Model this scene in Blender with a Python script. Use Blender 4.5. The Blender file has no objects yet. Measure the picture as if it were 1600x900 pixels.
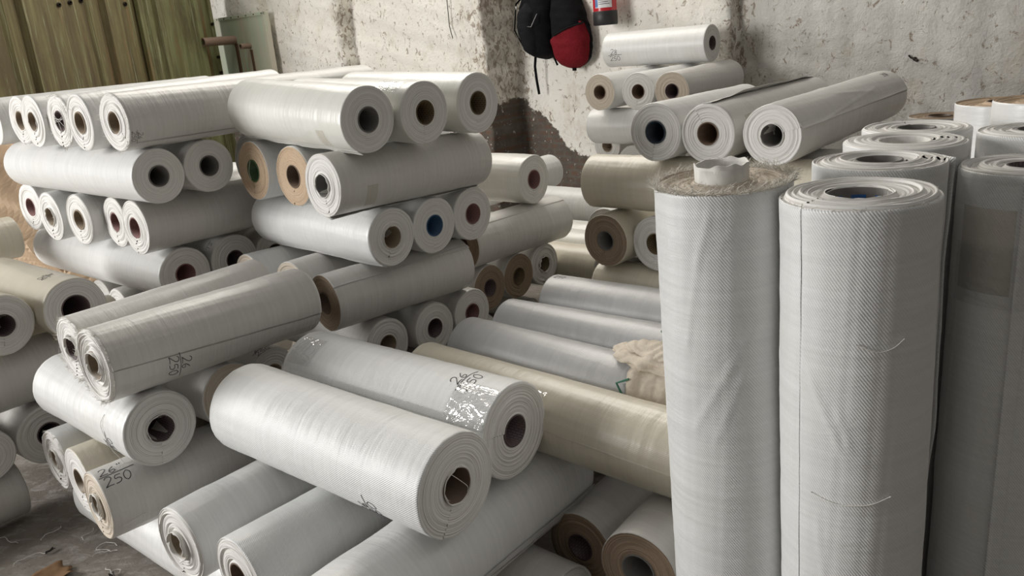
import bpy, math, random
import numpy as np
from mathutils import Matrix, Vector
PI = math.pi
sc = bpy.context.scene
COL = sc.collection

# ------------------------------------------------------------ camera
F_PX = 1284.54
PITCH, ROLL, EYE = 0.30135, 0.08777, 1.7782
cam_d = bpy.data.cameras.new('camera'); cam = bpy.data.objects.new('camera', cam_d); COL.objects.link(cam)
cam_d.sensor_width = 36.0; cam_d.lens = F_PX / 1600 * 36; cam_d.clip_start = .05; cam_d.clip_end = 100
fw = Vector((0, math.cos(PITCH), -math.sin(PITCH))); up0 = Vector((0, math.sin(PITCH), math.cos(PITCH))); rt0 = Vector((1, 0, 0))
upv = math.cos(ROLL) * up0 + math.sin(ROLL) * rt0; rt = math.cos(ROLL) * rt0 - math.sin(ROLL) * up0
m = Matrix((rt, upv, -fw)).transposed().to_4x4(); m.translation = Vector((0, 0, EYE)); cam.matrix_world = m
sc.camera = cam

# ------------------------------------------------------------ light
w = bpy.data.worlds.new('daylight'); sc.world = w; w.use_nodes = True
wn = w.node_tree; wn.nodes.clear()
wo = wn.nodes.new('ShaderNodeOutputWorld'); bg = wn.nodes.new('ShaderNodeBackground')
tc = wn.nodes.new('ShaderNodeTexCoord'); sp = wn.nodes.new('ShaderNodeSeparateXYZ'); rp = wn.nodes.new('ShaderNodeValToRGB')
# a bright open sky above the yard side, dark shed floor level
wn.links.new(tc.outputs['Generated'], sp.inputs[0]); wn.links.new(sp.outputs['Z'], rp.inputs[0])
rp.color_ramp.elements[0].position = 0.0; rp.color_ramp.elements[0].color = (.17, .155, .135, 1)
rp.color_ramp.elements[1].position = .75; rp.color_ramp.elements[1].color = (1.0, .97, .91, 1)
wn.links.new(rp.outputs[0], bg.inputs[0]); bg.inputs[1].default_value = .29; wn.links.new(bg.outputs[0], wo.inputs[0])
def area(name, loc, aim, sx, sy, power, col):
    l = bpy.data.lights.new(name, 'AREA'); o = bpy.data.objects.new(name, l); COL.objects.link(o)
    l.shape = 'RECTANGLE'; l.size = sx; l.size_y = sy; l.energy = power; l.color = col
    o.location = loc; o.rotation_euler = (Vector(loc) - Vector(aim)).to_track_quat('Z', 'Y').to_euler()
area('daylight_from_the_open_door', (-8.0, 1.7, 2.5), (-.5, 3.0, 1.2), 2.6, 3.2, 610, (1.0, .99, .965))
area('roof_skylight', (-.6, 7.2, 5.4), (-.3, 2.8, .8), 4.5, 2.2, 260, (1, .95, .86))
sc.view_settings.view_transform = 'Standard'; sc.view_settings.look = 'None'
sc.view_settings.gamma = 1; sc.view_settings.use_curve_mapping = False; sc.view_settings.exposure = 0.0

# ------------------------------------------------------------ node helpers
class NT:
    def __init__(s, name):
        s.m = bpy.data.materials.new(name); s.m.use_nodes = True; s.t = s.m.node_tree; s.t.nodes.clear()
        s.out = s.n('ShaderNodeOutputMaterial'); s.b = s.n('ShaderNodeBsdfPrincipled'); s.l(s.b.outputs[0], s.out.inputs[0])
    def n(s, k, **kw):
        x = s.t.nodes.new(k)
        for a, v in kw.items(): setattr(x, a, v)
        return x
    def l(s, a, b): s.t.links.new(a, b)
    def val(s, x, v):
        if hasattr(v, 'is_output') or isinstance(v, bpy.types.NodeSocket): s.l(v, x)
        else: x.default_value = v
    def math(s, op, a, b=0.0, c=None, clamp=False):
        x = s.n('ShaderNodeMath', operation=op, use_clamp=clamp); s.val(x.inputs[0], a); s.val(x.inputs[1], b)
        if c is not None: s.val(x.inputs[2], c)
        return x.outputs[0]
    def mix(s, f, a, b, blend='MIX'):
        x = s.n('ShaderNodeMix', data_type='RGBA', blend_type=blend); s.val(x.inputs[0], f)
        for i, v in ((6, a), (7, b)):
            if isinstance(v, bpy.types.NodeSocket): s.l(v, x.inputs[i])
            else: x.inputs[i].default_value = (*v[:3], 1)
        return x.outputs[2]
    def noise(s, vec, scale, detail=3, rough=.55, dist=0.0, dim='3D'):
        x = s.n('ShaderNodeTexNoise', noise_dimensions=dim); x.inputs['Scale'].default_value = scale
        x.inputs['Detail'].default_value = detail; x.inputs['Roughness'].default_value = rough; x.inputs['Distortion'].default_value = dist
        if vec is not None: s.l(vec, x.inputs['Vector'] if dim != '1D' else x.inputs['W'])
        return x.outputs[0]
    def ramp(s, f, p0, p1, c0=(0, 0, 0), c1=(1, 1, 1)):
        x = s.n('ShaderNodeValToRGB'); s.l(f, x.inputs[0]); e = x.color_ramp.elements
        e[0].position = p0; e[0].color = (*c0, 1); e[1].position = p1; e[1].color = (*c1, 1); return x.outputs[0]
    def mapv(s, vec, scale=(1, 1, 1), rot=(0, 0, 0), loc=(0, 0, 0)):
        x = s.n('ShaderNodeMapping'); s.l(vec, x.inputs[0]); x.inputs['Scale'].default_value = scale
        x.inputs['Rotation'].default_value = rot; x.inputs['Location'].default_value = loc; return x.outputs[0]
    def bump(s, h, strength, dist, prev=None):
        x = s.n('ShaderNodeBump'); x.inputs['Strength'].default_value = strength; x.inputs['Distance'].default_value = dist
        s.l(h, x.inputs['Height'])
        if prev is not None: s.l(prev, x.inputs['Normal'])
        return x.outputs[0]
    def setp(s, **k):
        for a, v in k.items(): s.val(s.b.inputs[a.replace('_', ' ')], v)

def plain(name, col, rough=.6, metal=0.0, spec=.5, var=.12, scale=30, bump=.15):
    t = NT(name); tcd = t.n('ShaderNodeTexCoord').outputs['Object']
    n = t.noise(tcd, scale, 4)
    c = t.mix(t.ramp(n, .3, .7), tuple(v * (1 - var) for v in col), tuple(min(1, v * (1 + var)) for v in col))
    t.l(c, t.b.inputs['Base Color']); t.setp(Roughness=rough, Metallic=metal)
    t.b.inputs['Specular IOR Level'].default_value = spec
    if bump: t.l(t.bump(n, bump, .01), t.b.inputs['Normal'])
    return t.m

def side_mat(name, col, twill=.25, rough=.42, dirt=.35, coat=.15):
    """woven plastic fabric: UV.x runs along the roll, UV.y round it, both in metres"""
    t = NT(name); uv = t.n('ShaderNodeTexCoord').outputs['UV']; oi = t.n('ShaderNodeObjectInfo').outputs['Random']
    comb = t.n('ShaderNodeVectorMath', operation='ADD'); t.l(uv, comb.inputs[0])
    cx = t.n('ShaderNodeCombineXYZ'); t.l(t.math('MULTIPLY', oi, 37.0), cx.inputs[2]); t.l(cx.outputs[0], comb.inputs[1]); v = comb.outputs[0]
    band = t.noise(t.mapv(v, (85, 1.2, 1)), 1.0, 3)            # streaks running round the roll
    blot = t.noise(v, 5.0, 4); c = t.mix(t.ramp(band, .3, .75), tuple(x * .91 for x in col), col)
    c = t.mix(t.math('MULTIPLY', t.ramp(blot, .45, .8), .35), c, tuple(x * y for x, y in zip(col, (.93, .91, .86))))
    sm = t.noise(t.mapv(v, (3.5, 7, 1)), 1.0, 6, .7, .6)
    fine = t.noise(t.mapv(v, (160, 40, 1)), 1.0, 2)
    mask = t.math('MULTIPLY', t.ramp(sm, .62, .78), t.ramp(fine, .35, .65))
    c = t.mix(t.math('MULTIPLY', mask, dirt), c, (.36, .28, .21))
    tint = t.n('ShaderNodeHueSaturation'); t.l(c, tint.inputs['Color']); t.l(t.math('ADD', t.math('MULTIPLY', oi, .08), .95), tint.inputs['Value'])
    t.l(tint.outputs[0], t.b.inputs['Base Color'])
    wv = t.n('ShaderNodeTexWave', wave_type='BANDS', bands_direction='DIAGONAL'); t.l(t.mapv(v, (1, 1.35, 0)), wv.inputs['Vector'])
    wv.inputs['Scale'].default_value = 78; wv.inputs['Distortion'].default_value = .6; wv.inputs['Detail'].default_value = 1; wv.inputs['Detail Scale'].default_value = 3
    wr = t.noise(t.mapv(v, (9, 3, 1), (0, 0, .5)), 1.0, 4, .6, .8)
    n1 = t.bump(wv.outputs['Fac'], twill, .0010); n2 = t.bump(band, .30, .004, n1); n3 = t.bump(wr, .35, .012, n2)
    t.l(n3, t.b.inputs['Normal'])
    t.l(t.math('ADD', t.math('MULTIPLY', band, .2), rough - .1), t.b.inputs['Roughness'])
    t.setp(Coat_Weight=coat); t.b.inputs['Coat Roughness'].default_value = .32
    t.b.inputs['Sheen Weight'].default_value = .05
    return t.m

def cap_mat(name, col, gap, fleck=0.0):
    """the wound layers seen end on: UV.x counts through the layers"""
    t = NT(name); uv = t.n('ShaderNodeTexCoord').outputs['UV']; sx = t.n('ShaderNodeSeparateXYZ'); t.l(uv, sx.inputs[0])
    wob = t.noise(t.mapv(uv, (25, 3, 1)), 1.0, 2)
    s_ = t.math('ADD', sx.outputs[0], t.math('MULTIPLY', wob, .004))
    l1 = t.noise(t.math('MULTIPLY', s_, 420.0), 1.0, 2, .6, 0, '1D'); l2 = t.noise(t.math('MULTIPLY', s_, 110.0), 1.0, 1, .5, 0, '1D')
    c = t.mix(t.ramp(l1, .34, .52), gap, col)  # darkness between the layers is painted in with the gap colour
    c = t.mix(t.math('MULTIPLY', t.ramp(l2, .3, .6), .8), t.mix(.22, c, gap), c)
    if fleck:
        ob = t.n('ShaderNodeTexCoord').outputs['Object']
        c = t.mix(t.math('MULTIPLY', t.ramp(t.noise(ob, 140, 3, .7), .5, .62), fleck), c, tuple(x * .62 for x in col))
    t.l(c, t.b.inputs['Base Color']); t.setp(Roughness=.7)
    b = t.bump(l1, .5, .003); b = t.bump(l2, .6, .006, b); t.l(b, t.b.inputs['Normal'])
    return t.m

def core_mat(name, col, ink=None, amount=.8):
    t = NT(name); uv = t.n('ShaderNodeTexCoord').outputs['UV']
    c = t.mix(t.ramp(t.noise(t.mapv(uv, (20, 60, 1)), 1.0, 3), .3, .7), tuple(x * .82 for x in col), col)
    if ink:
        br = t.n('ShaderNodeTexBrick'); t.l(t.mapv(uv, (1, 1, 1)), br.inputs['Vector']); br.inputs['Scale'].default_value = 28
        br.inputs['Color1'].default_value = (1, 1, 1, 1); br.inputs['Color2'].default_value = (.55, .55, .55, 1); br.inputs['Mortar'].default_value = (0, 0, 0, 1)
        br.inputs['Mortar Size'].default_value = .045
        c = t.mix(t.math('MULTIPLY', br.outputs['Fac'], amount), ink, col)
    t.l(c, t.b.inputs['Base Color']); t.setp(Roughness=.55)
    return t.m

M = {}
M['white'] = side_mat('woven_fabric_white', (.74, .74, .73), twill=.10, coat=.22)
M['twill'] = side_mat('woven_fabric_twill', (.76, .765, .76), twill=.55, rough=.40, dirt=.25)
M['grey'] = side_mat('woven_fabric_grey', (.49, .49, .495), twill=.3, rough=.36, coat=.4, dirt=.2)
M['cream'] = side_mat('woven_fabric_cream', (.66, .61, .50), twill=.15, rough=.38, coat=.3)
M['dull'] = side_mat('woven_fabric_dull', (.63, .615, .59), twill=.12, rough=.42, coat=.22, dirt=.5)
M['film'] = side_mat('woven_fabric_under_film', (.76, .755, .71), twill=.08, rough=.34, coat=.4, dirt=.1)
C_ = {}
C_['white'] = cap_mat('layer_ends_white', (.80, .79, .77), (.50, .47, .43))
C_['beige'] = cap_mat('layer_ends_beige', (.66, .58, .48), (.40, .33, .26), .25)
C_['brown'] = cap_mat('layer_ends_brown', (.58, .43, .29), (.36, .25, .16), .5)
C_['dark'] = cap_mat('layer_ends_dark_brown_and_shaded', (.34, .25, .17), (.18, .13, .09), .4)  # dark brown ends; also carries painted shade on two roll ends
K_ = {}
K_['grey'] = core_mat('core_grey_card', (.15, .14, .13)); K_['brown'] = core_mat('core_brown_card', (.13, .08, .05))
K_['tan'] = core_mat('core_tan_card', (.26, .20, .135))
K_['red'] = core_mat('core_red_print', (.14, .014, .02), (.22, .12, .11), .5); K_['dark'] = core_mat('core_dark_print', (.035, .025, .03), (.12, .08, .08))
K_['blue'] = core_mat('core_blue_print', (.012, .05, .13), (.03, .09, .18)); K_['navy'] = core_mat('core_navy_card', (.010, .022, .04)); K_['green'] = core_mat('core_green_print', (.025, .08, .02), (.05, .1, .03))
K_['gold'] = core_mat('core_gold_print', (.20, .13, .035), (.05, .035, .02)); K_['white'] = core_mat('core_white_wrap', (.76, .74, .70))
INK = plain('marker_ink', (.02, .02, .025), .5, bump=0)
THREAD = plain('loose_thread', (.78, .76, .72), .7, bump=0)
FRAY = plain('frayed_fabric', (.66, .63, .57), .8, bump=0)

def film_mat():
    t = NT('clear_packing_film'); tr = t.n('ShaderNodeBsdfTransparent'); gl = t.n('ShaderNodeBsdfGlossy'); mx = t.n('ShaderNodeMixShader')
    gl.inputs['Roughness'].default_value = .08; fr = t.n('ShaderNodeFresnel'); fr.inputs[0].default_value = 1.5
    ob = t.n('ShaderNodeTexCoord').outputs['Object']; b = t.bump(t.noise(t.mapv(ob, (14, 30, 30)), 1.0, 3, .5, 1.2), .6, .012)
    t.l(b, gl.inputs['Normal']); t.l(b, fr.inputs['Normal']); t.l(t.math('ADD', t.math('MULTIPLY', fr.outputs[0], .24, clamp=True), .01), mx.inputs[0])
    t.l(tr.outputs[0], mx.inputs[1]); t.l(gl.outputs[0], mx.inputs[2]); t.l(mx.outputs[0], t.out.inputs[0]); return t.m
FILM = film_mat()

# ------------------------------------------------------------ object helpers
def mesh(name, V, F, mats, mi=None, uv=None, smooth=True, parent=None, loc=None):
    """V (n,3); F list of arrays/tuples; mi material index per face; uv per loop"""
    me = bpy.data.meshes.new(name); V = np.asarray(V, dtype=np.float32)
    fl = [tuple(int(i) for i in f) for f in F]
    lens = np.array([len(f) for f in fl], dtype=np.int32); loops = np.concatenate([np.array(f, dtype=np.int32) for f in fl])
    me.vertices.add(len(V)); me.vertices.foreach_set('co', V.ravel())
    me.loops.add(len(loops)); me.loops.foreach_set('vertex_index', loops)
    me.polygons.add(len(fl)); me.polygons.foreach_set('loop_start', np.concatenate([[0], np.cumsum(lens)[:-1]]).astype(np.int32))
    me.polygons.foreach_set('loop_total', lens)
    for x in (mats if isinstance(mats, (list, tuple)) else [mats]): me.materials.append(x)
    if mi is not None: me.polygons.foreach_set('material_index', np.asarray(mi, dtype=np.int32))
    me.polygons.foreach_set('use_smooth', np.full(len(fl), smooth))
    if uv is not None:
        ul = me.uv_layers.new(name='uv'); ul.data.foreach_set('uv', np.asarray(uv, dtype=np.float32)[loops].ravel())
    me.update(calc_edges=True); me.validate()
    o = bpy.data.objects.new(name, me); COL.objects.link(o)
    if parent is not None: o.parent = parent
    if loc is not None: o.location = loc
    return o
def empty(name, loc, rot=(0, 0, 0)):
    o = bpy.data.objects.new(name, None); COL.objects.link(o); o.location = loc; o.rotation_euler = rot; o.empty_display_size = .1; return o
def tag(o, label=None, cat=None, group=None, kind=None):
    for k, v in (('label', label), ('category', cat), ('group', group), ('kind', kind)):
        if v: o[k] = v
    return o
class MB:
    """collects simple solids into one mesh"""
    def __init__(s): s.V = []; s.F = []; s.m = []
    def add(s, V, F, m=0):
        b = len(s.V); s.V += [tuple(v) for v in V]; s.F += [tuple(i + b for i in f) for f in F]; s.m += [m] * len(F)
    def grid(s, P, m=0, closeu=False, closev=False):
        nu, nv = len(P), len(P[0]); b = [p for r in P for p in r]; F = []
        for i in range(nu if closeu else nu - 1):
            for j in range(nv if closev else nv - 1):
                a, c = i, (i + 1) % nu; d, e = j, (j + 1) % nv; F.append((a * nv + d, c * nv + d, c * nv + e, a * nv + e))
        s.add(b, F, m)
    def box(s, c, sz, m=0, rot=None):
        x, y, z = [v / 2 for v in sz]; b = min(x, y, z) * .18; V = []
        for sxx in (-1, 1):
            for syy in (-1, 1):
                for szz in (-1, 1): V += [(sxx * x, syy * (y - b), szz * (z - b)), (sxx * (x - b), syy * y, szz * (z - b)), (sxx * (x - b), syy * (y - b), szz * z)]
        import bmesh
        bm = bmesh.new(); vs = [bm.verts.new(v) for v in V]; r = bmesh.ops.convex_hull(bm, input=vs); bm.verts.index_update()
        co = [Vector(v.co) for v in bm.verts]; F = [tuple(v.index for v in f.verts) for f in bm.faces]; bm.free()
        if rot is not None: co = [rot @ v for v in co]
        s.add([v + Vector(c) for v in co], F, m)
    def tube(s, pts, r, n=8, m=0, flat=1.0):
        pts = [Vector(p) for p in pts]; rings = []; rr = r if isinstance(r, (list, tuple)) else [r] * len(pts)
        pa = None
        for i, p in enumerate(pts):
            d = (pts[min(i + 1, len(pts) - 1)] - pts[max(i - 1, 0)]).normalized()
            if pa is None: pa = d.orthogonal().normalized()
            else:
                pa = pa - d * pa.dot(d); pa = pa.normalized() if pa.length > 1e-6 else d.orthogonal().normalized()
            b = d.cross(pa); rings.append([p + rr[i] * (math.cos(2 * PI * k / n) * pa + flat * math.sin(2 * PI * k / n) * b) for k in range(n)])
        s.grid(rings, m, closev=True); L = len(s.V)
        s.F.append(tuple(range(L - n, L))); s.m.append(m); L0 = L - n * len(pts); s.F.append(tuple(reversed(range(L0, L0 + n)))); s.m.append(m)
    def lathe(s, prof, c=(0, 0, 0), n=32, m=0):
        P = [[(c[0] + r * math.cos(2 * PI * k / n), c[1] + r * math.sin(2 * PI * k / n), c[2] + z) for k in range(n)] for r, z in prof]; s.grid(P, m, closev=True)
    def build(s, name, mats, parent=None, smooth=False, loc=None):
        return mesh(name, s.V, s.F, mats, s.m, None, smooth, parent, loc)

def vnoise(rs, n=64):
    tab = rs.uniform(-1, 1, n)
    def f(x):
        x = np.asarray(x, float); i = np.floor(x).astype(int); t = x - i; t = t * t * (3 - 2 * t)
        return tab[i % n] * (1 - t) + tab[(i + 1) % n] * t
    return f
def gridfaces(nr, nc, off=0, wrap=False, flip=False):
    i = np.arange(nr - 1)[:, None]; j = np.arange(nc if wrap else nc - 1)[None, :]; k = (j + 1) % nc
    a = i * nc + j; b = i * nc + k; c = (i + 1) * nc + k; d = (i + 1) * nc + j
    q = np.stack([a, b, c, d] if not flip else [d, c, b, a], -1).reshape(-1, 4) + off
    return q

# ------------------------------------------------------------ the fabric roll
def surface(R, L, seed, wild=1.0, step=.0015, seam=(-80, 0), creases=()):
    """radius of the roll as a function of x (along) and j (turns from the outer fabric edge)"""
    rs = np.random.RandomState(seed); n1 = vnoise(rs); n2 = vnoise(rs); n3 = vnoise(rs); n4 = vnoise(rs, 128); ph = rs.uniform(0, 2 * PI, 6); am = rs.normal(0, 1, 6)
    s0 = math.radians(seam[0]); s1 = math.radians(seam[1]) / L
    def rad(x, phi, t=None):
        if t is None: t = ((phi - s0 - s1 * x) / (2 * PI)) % 1.0
        r = R - step * t + wild * (.0010 * am[0] * np.cos(2 * phi + ph[0] + 1.5 * x) + .0006 * am[1] * np.cos(3 * phi + ph[1]) + .0005 * am[2] * np.cos(5 * phi + ph[2] + 6 * x))
        r = r + wild * (.0011 * n1(x * 9) + .0005 * n2(x * 38) + .0006 * n3(x * 7 + phi * 1.3) * np.cos(phi * 4 + 9 * x))
        un = s0 + s1 * x + 2 * PI * t
        r = r + wild * (.0007 * n4(un * 5 + 2.5 * x) * (.5 + .5 * n1(x * 3 + 5)) + .0005 * n4(un * 13 - 5 * x + 40))
        for xa, pa, xb, pb, hh in creases:                   # raised creases in the outer wrap
            dxx, dp = xb - xa, (math.radians(pb) - math.radians(pa)) * R; ll = math.hypot(dxx, dp); qx = x - xa; qp = ((phi - math.radians(pa) + PI) % (2 * PI) - PI) * R
            al = (qx * dxx + qp * dp) / ll; pe = (qx * dp - qp * dxx) / ll; r = r + hh * np.exp(-(pe / .006) ** 2) * np.clip(al / .03, 0, 1) * np.clip((ll - al) / .03, 0, 1)
        return r
    return rad, s0, s1

def make_roll(key, fam, P, ang, tilt, R, L, side='white', cap='white', core='brown', lod=2, seam=(-80, 0), amp=.0035, wild=1.0, rc=None, proud=.002, step=.0015, creases=(), far_amp=None, dish=0.0, seed=None):
    seed = seed if seed is not None else sum(ord(ch) * (i + 3) for i, ch in enumerate(key)) % 9999
    rs = np.random.RandomState(seed)
    if fam == 'S':
        d = Vector((ang, tilt, -1)).normalized(); base = Vector(P) + d * L
        e = empty('fabric_roll', base); y = Vector((1, 0, 0)); y = (y - d * y.dot(d)).normalized()
        frame = Matrix((d, y, d.cross(y))).transposed().to_4x4(); frame.translation = -d * L
    else:
        d = Vector((math.sin(ang) * math.cos(tilt), math.cos(ang) * math.cos(tilt), math.sin(tilt)))
        y = Vector((0, 0, 1)).cross(d).normalized(); z = d.cross(y)
        rotm = Matrix((d, y, z)).transposed(); base = Vector(P) + d * L / 2 - z * R
        e = empty('fabric_roll', base, rotm.to_euler()); frame = Matrix.Translation(Vector((-L / 2, 0, R)))
    rad, s0, s1 = surface(R, L, seed, wild, step, seam, creases)
    nt = {0: 36, 1: 64, 2: 112, 3: 150}[lod]; nx = {0: 8, 1: max(14, int(L / .035)), 2: max(30, int(L / .016)), 3: int(L / .011)}[lod]; nk = {0: 5, 1: 14, 2: 26, 3: 40}[lod]
    Rc = rc or .385 * R
    xs = np.concatenate([[0, .0015, .005], np.linspace(.014, L - .014, nx), [L - .005, L - .0015, L]]); inset = np.concatenate([[.0028, .0009, 0], np.zeros(nx), [0, .0009, .0028]])
    j = np.arange(nt + 1) / nt
    X, J = np.meshgrid(xs, j, indexing='ij'); PH = s0 + s1 * X + 2 * PI * J * .99999
    RR = rad(X, PH, J) - inset[:, None]
    V = [np.stack([X, RR * np.cos(PH), RR * np.sin(PH)], -1).reshape(-1, 3)]; U = [np.stack([X, J * 2 * PI * R], -1).reshape(-1, 2)]
    F = [gridfaces(len(xs), nt + 1)]; F[0] = F[0][:, ::-1]; mi = [np.zeros(len(F[0]))]
    # the little wall of the outer fabric edge
    nc = nt + 1; i = np.arange(len(xs) - 1); wallf = np.stack([i * nc, (i + 1) * nc, (i + 1) * nc + nt, i * nc + nt], -1); F.append(wallf); mi.append(np.zeros(len(wallf)))
    off = len(V[0])
    for endi, (xe, sg) in enumerate(((0, -1), (L, 1))):
        k = np.arange(nk + 1) / nk; a = amp if endi == 0 else (far_amp if far_amp is not None else amp)
        phe = s0 + s1 * xe + 2 * PI * j * .99999; re = rad(np.full(nt + 1, xe), phe, j) - .0028
        K, JJ = np.meshgrid(k, j, indexing='ij'); rr = re[None, :] * (1 - K) + Rc * K
        n = vnoise(rs, 128); n2 = vnoise(rs, 64); n3 = vnoise(rs, 64)
        s_ = (R - rr) + .006 * JJ
        h = a * (.75 * n(s_ / .0042) + .5 * n2(s_ / .017) + .25 * n3(s_ / .006 + 2 * np.cos(2 * PI * JJ + seed))) - dish * np.sin(PI * np.clip(K, 0, 1))
        h *= np.clip(K * nk / 1.0, 0, 1)
        ee = phe[None, :] + K * 0
        V.append(np.stack([xe + sg * h, rr * np.cos(ee), rr * np.sin(ee)], -1).reshape(-1, 3)); U.append(np.stack([s_ + .3 * endi + rs.uniform(0, 9), JJ * 2 * PI * .1], -1).reshape(-1, 2))
        f = gridfaces(nk + 1, nt + 1, off, flip=(endi == 1)); F.append(f); mi.append(np.ones(len(f))); off += (nk + 1) * (nt + 1)
    V = np.concatenate(V); U = np.concatenate(U); F = np.concatenate(F); mi = np.concatenate(mi)
    body = mesh('wound_fabric', V, F, [M[side], C_[cap]], mi, U, True, e); body.matrix_local = frame
    # card core
    nt2 = 40 if lod else 20; th = 2 * PI * np.arange(nt2 + 1) / nt2; pr = [(Rc + .0003, .01), (Rc + .0003, -proud), (Rc - .0045, -proud), (Rc - .0045, .3), (Rc - .0045, L / 2), (Rc - .0045, L - .3), (Rc - .0045, L + .002), (Rc + .0003, L + .002), (Rc + .0003, L - .01)]
    Vc = np.array([[(x, r * math.cos(a), r * math.sin(a)) for a in th] for r, x in pr]).reshape(-1, 3)
    Uc = np.array([[(x, a * Rc) for a in th] for r, x in pr]).reshape(-1, 2)
    co = mesh('core_tube', Vc, gridfaces(len(pr), nt2 + 1), [K_[core]], None, Uc, True, e); co.matrix_local = frame
    return dict(e=e, frame=frame, rad=rad, R=R, L=L, Rc=Rc, s0=s0, s1=s1, rs=rs, d=d)

DIG = {'2': [[(0, .8), (.15, 1), (.45, 1), (.6, .78), (.45, .5), (.1, .12), (0, 0), (.3, .06), (.7, .04)]],
 '5': [[(.62, 1), (.15, .98), (.08, .6), (.4, .62), (.6, .38), (.45, .08), (.05, .02)]],
 '0': [[(.35, 1), (.08, .75), (.05, .3), (.3, 0), (.58, .25), (.6, .72), (.35, 1)]],
 '6': [[(.45, 1), (.12, .6), (.05, .25), (.25, 0), (.52, .18), (.45, .42), (.12, .36)]],
 '8': [[(.5, .85), (.25, 1), (.08, .8), (.3, .52), (.55, .25), (.3, 0), (.05, .22), (.3, .5), (.52, .75), (.5, .85)]],
 '4': [[(.4, 1), (.02, .35), (.62, .38)], [(.45, .62), (.42, 0)]], '1': [[(.3, 1), (.28, 0)]], '7': [[(0, .95), (.55, 1), (.2, 0)]],
 '"': [[(.1, 1.1), (.08, .8)], [(.3, 1.1), (.28, .8)]], ' ': []}
def mark(rl, x0, phi0, angle, size, rows, wdt=.0021, bar=True, name='handwritten_mark', slash=False):
    """marker strokes lying on the fabric; rows of digits, a fraction bar between"""
    polys = []; nrow = len(rows)
    for ri, txt in enumerate(rows):
        adv = size * .82; w_ = len(txt) * adv; y0 = ((nrow - 1) / 2 - ri) * size * 1.35 - size / 2
        if slash: y0 = -size / 2
        xo = -w_ / 2 + (ri * 2 - 1) * (size * 1.25 if slash else 0)
        for ci, ch in enumerate(txt):
            for st in DIG.get(ch, []): polys.append([(xo + ci * adv + (px + .12 * (py - .5)) * size, y0 + py * size * (1 - .12 * (ci % 2))) for px, py in st])
    if bar and nrow > 1:
        wmax = max(len(t) for t in rows) * size * .5
        polys.append([(-.1 * size, -1.0 * size), (-.25 * size, 0), (.25 * size, 1.1 * size)] if slash else [(-wmax, -.02 * size), (0, .05 * size), (wmax * 1.1, .1 * size)])
    ca, sa = math.cos(angle), math.sin(angle); mb = MB(); R = rl['R']; rad = rl['rad']; f = rl['frame']
    for pl in polys:
        pts = [Vector(p) for p in pl]; sm = []
        for i in range(len(pts) - 1):
            p0 = pts[max(i - 1, 0)]; p1 = pts[i]; p2 = pts[i + 1]; p3 = pts[min(i + 2, len(pts) - 1)]
            for q in range(5):
                t = q / 5; sm.append(.5 * ((2 * p1) + (p2 - p0) * t + (2 * p0 - 5 * p1 + 4 * p2 - p3) * t * t + (3 * p1 - 3 * p2 + p3 - p0) * t ** 3))
        sm.append(pts[-1]); up = []; lo = []
        for i, p in enumerate(sm):
            dd = (sm[min(i + 1, len(sm) - 1)] - sm[max(i - 1, 0)]); dd = dd.normalized() if dd.length > 0 else Vector((1, 0)); nn = Vector((-dd.y, dd.x)) * wdt / 2
            row = []
            for q, lift in ((p + nn, .0004), (p + nn * .6, .0010), (p - nn * .6, .0010), (p - nn, .0004)):
                a = q.x * ca - q.y * sa; b = q.x * sa + q.y * ca; x = x0 - a; ph = phi0 + b / R; r = float(rad(np.array(x), np.array(ph))) + lift
                row.append((x, r * math.cos(ph), r * math.sin(ph)))
            up.append(row)
        mb.grid(up)
    o = mb.build(name, [INK], rl['e'], True); o.matrix_local = f; o['label'] = 'black handwritten marker numbers'; return o

def patch(rl, name, x0, x1, p0, p1, lift, mat, nx=60, npn=30, thick=.0008, label=None):
    """a sheet over part of the surface; lift(u,v) gives its height over the roll"""
    u = np.linspace(0, 1, nx); v = np.linspace(0, 1, npn); Ug, Vg = np.meshgrid(u, v, indexing='ij')
    X = x0 + (x1 - x0) * Ug; PHI = p0 + (p1 - p0) * Vg; r = rl['rad'](X, PHI) + lift(Ug, Vg)
    A = np.stack([X, r * np.cos(PHI), r * np.sin(PHI)], -1).reshape(-1, 3); r2 = r + thick; B = np.stack([X, r2 * np.cos(PHI), r2 * np.sin(PHI)], -1).reshape(-1, 3)
    n = nx * npn; F = np.concatenate([gridfaces(nx, npn), gridfaces(nx, npn, n)[:, ::-1]]).tolist()
    for i in range(nx - 1):
        for c, fl in ((0, 0), (npn - 1, 1)):
            a, b = i * npn + c, (i + 1) * npn + c; F.append([a, b, b + n, a + n][::(1 if not fl else -1)])
    for jn in range(npn - 1):
        for rr_, fl in ((0, 1), (nx - 1, 0)):
            a, b = rr_ * npn + jn, rr_ * npn + jn + 1; F.append([a, b, b + n, a + n][::(1 if not fl else -1)])
    Uv = np.concatenate([np.stack([X, PHI * rl['R']], -1).reshape(-1, 2)] * 2)
    o = mesh(name, np.concatenate([A, B]), F, [mat], None, Uv, True, rl['e']); o.matrix_local = rl['frame']
    if label: o['label'] = label
    return o
def flap(rl, mat, phi=None, span=.30, lift=.010, x0=.0, x1=None, seed=1, sgn=1):
    """free outer edge of the fabric standing off the roll"""
    phi = rl['s0'] if phi is None else math.radians(phi); x1 = rl['L'] if x1 is None else x1; rs = np.random.RandomState(seed); n = vnoise(rs)
    return patch(rl, 'loose_fabric_edge', x0, x1, phi - sgn * span, phi, lambda u, v: .0006 + lift * (v ** 3) * (.55 + .45 * n(u * 7)) + .0012 * n(u * 22) * v, mat, 80, 14, .0010)
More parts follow.
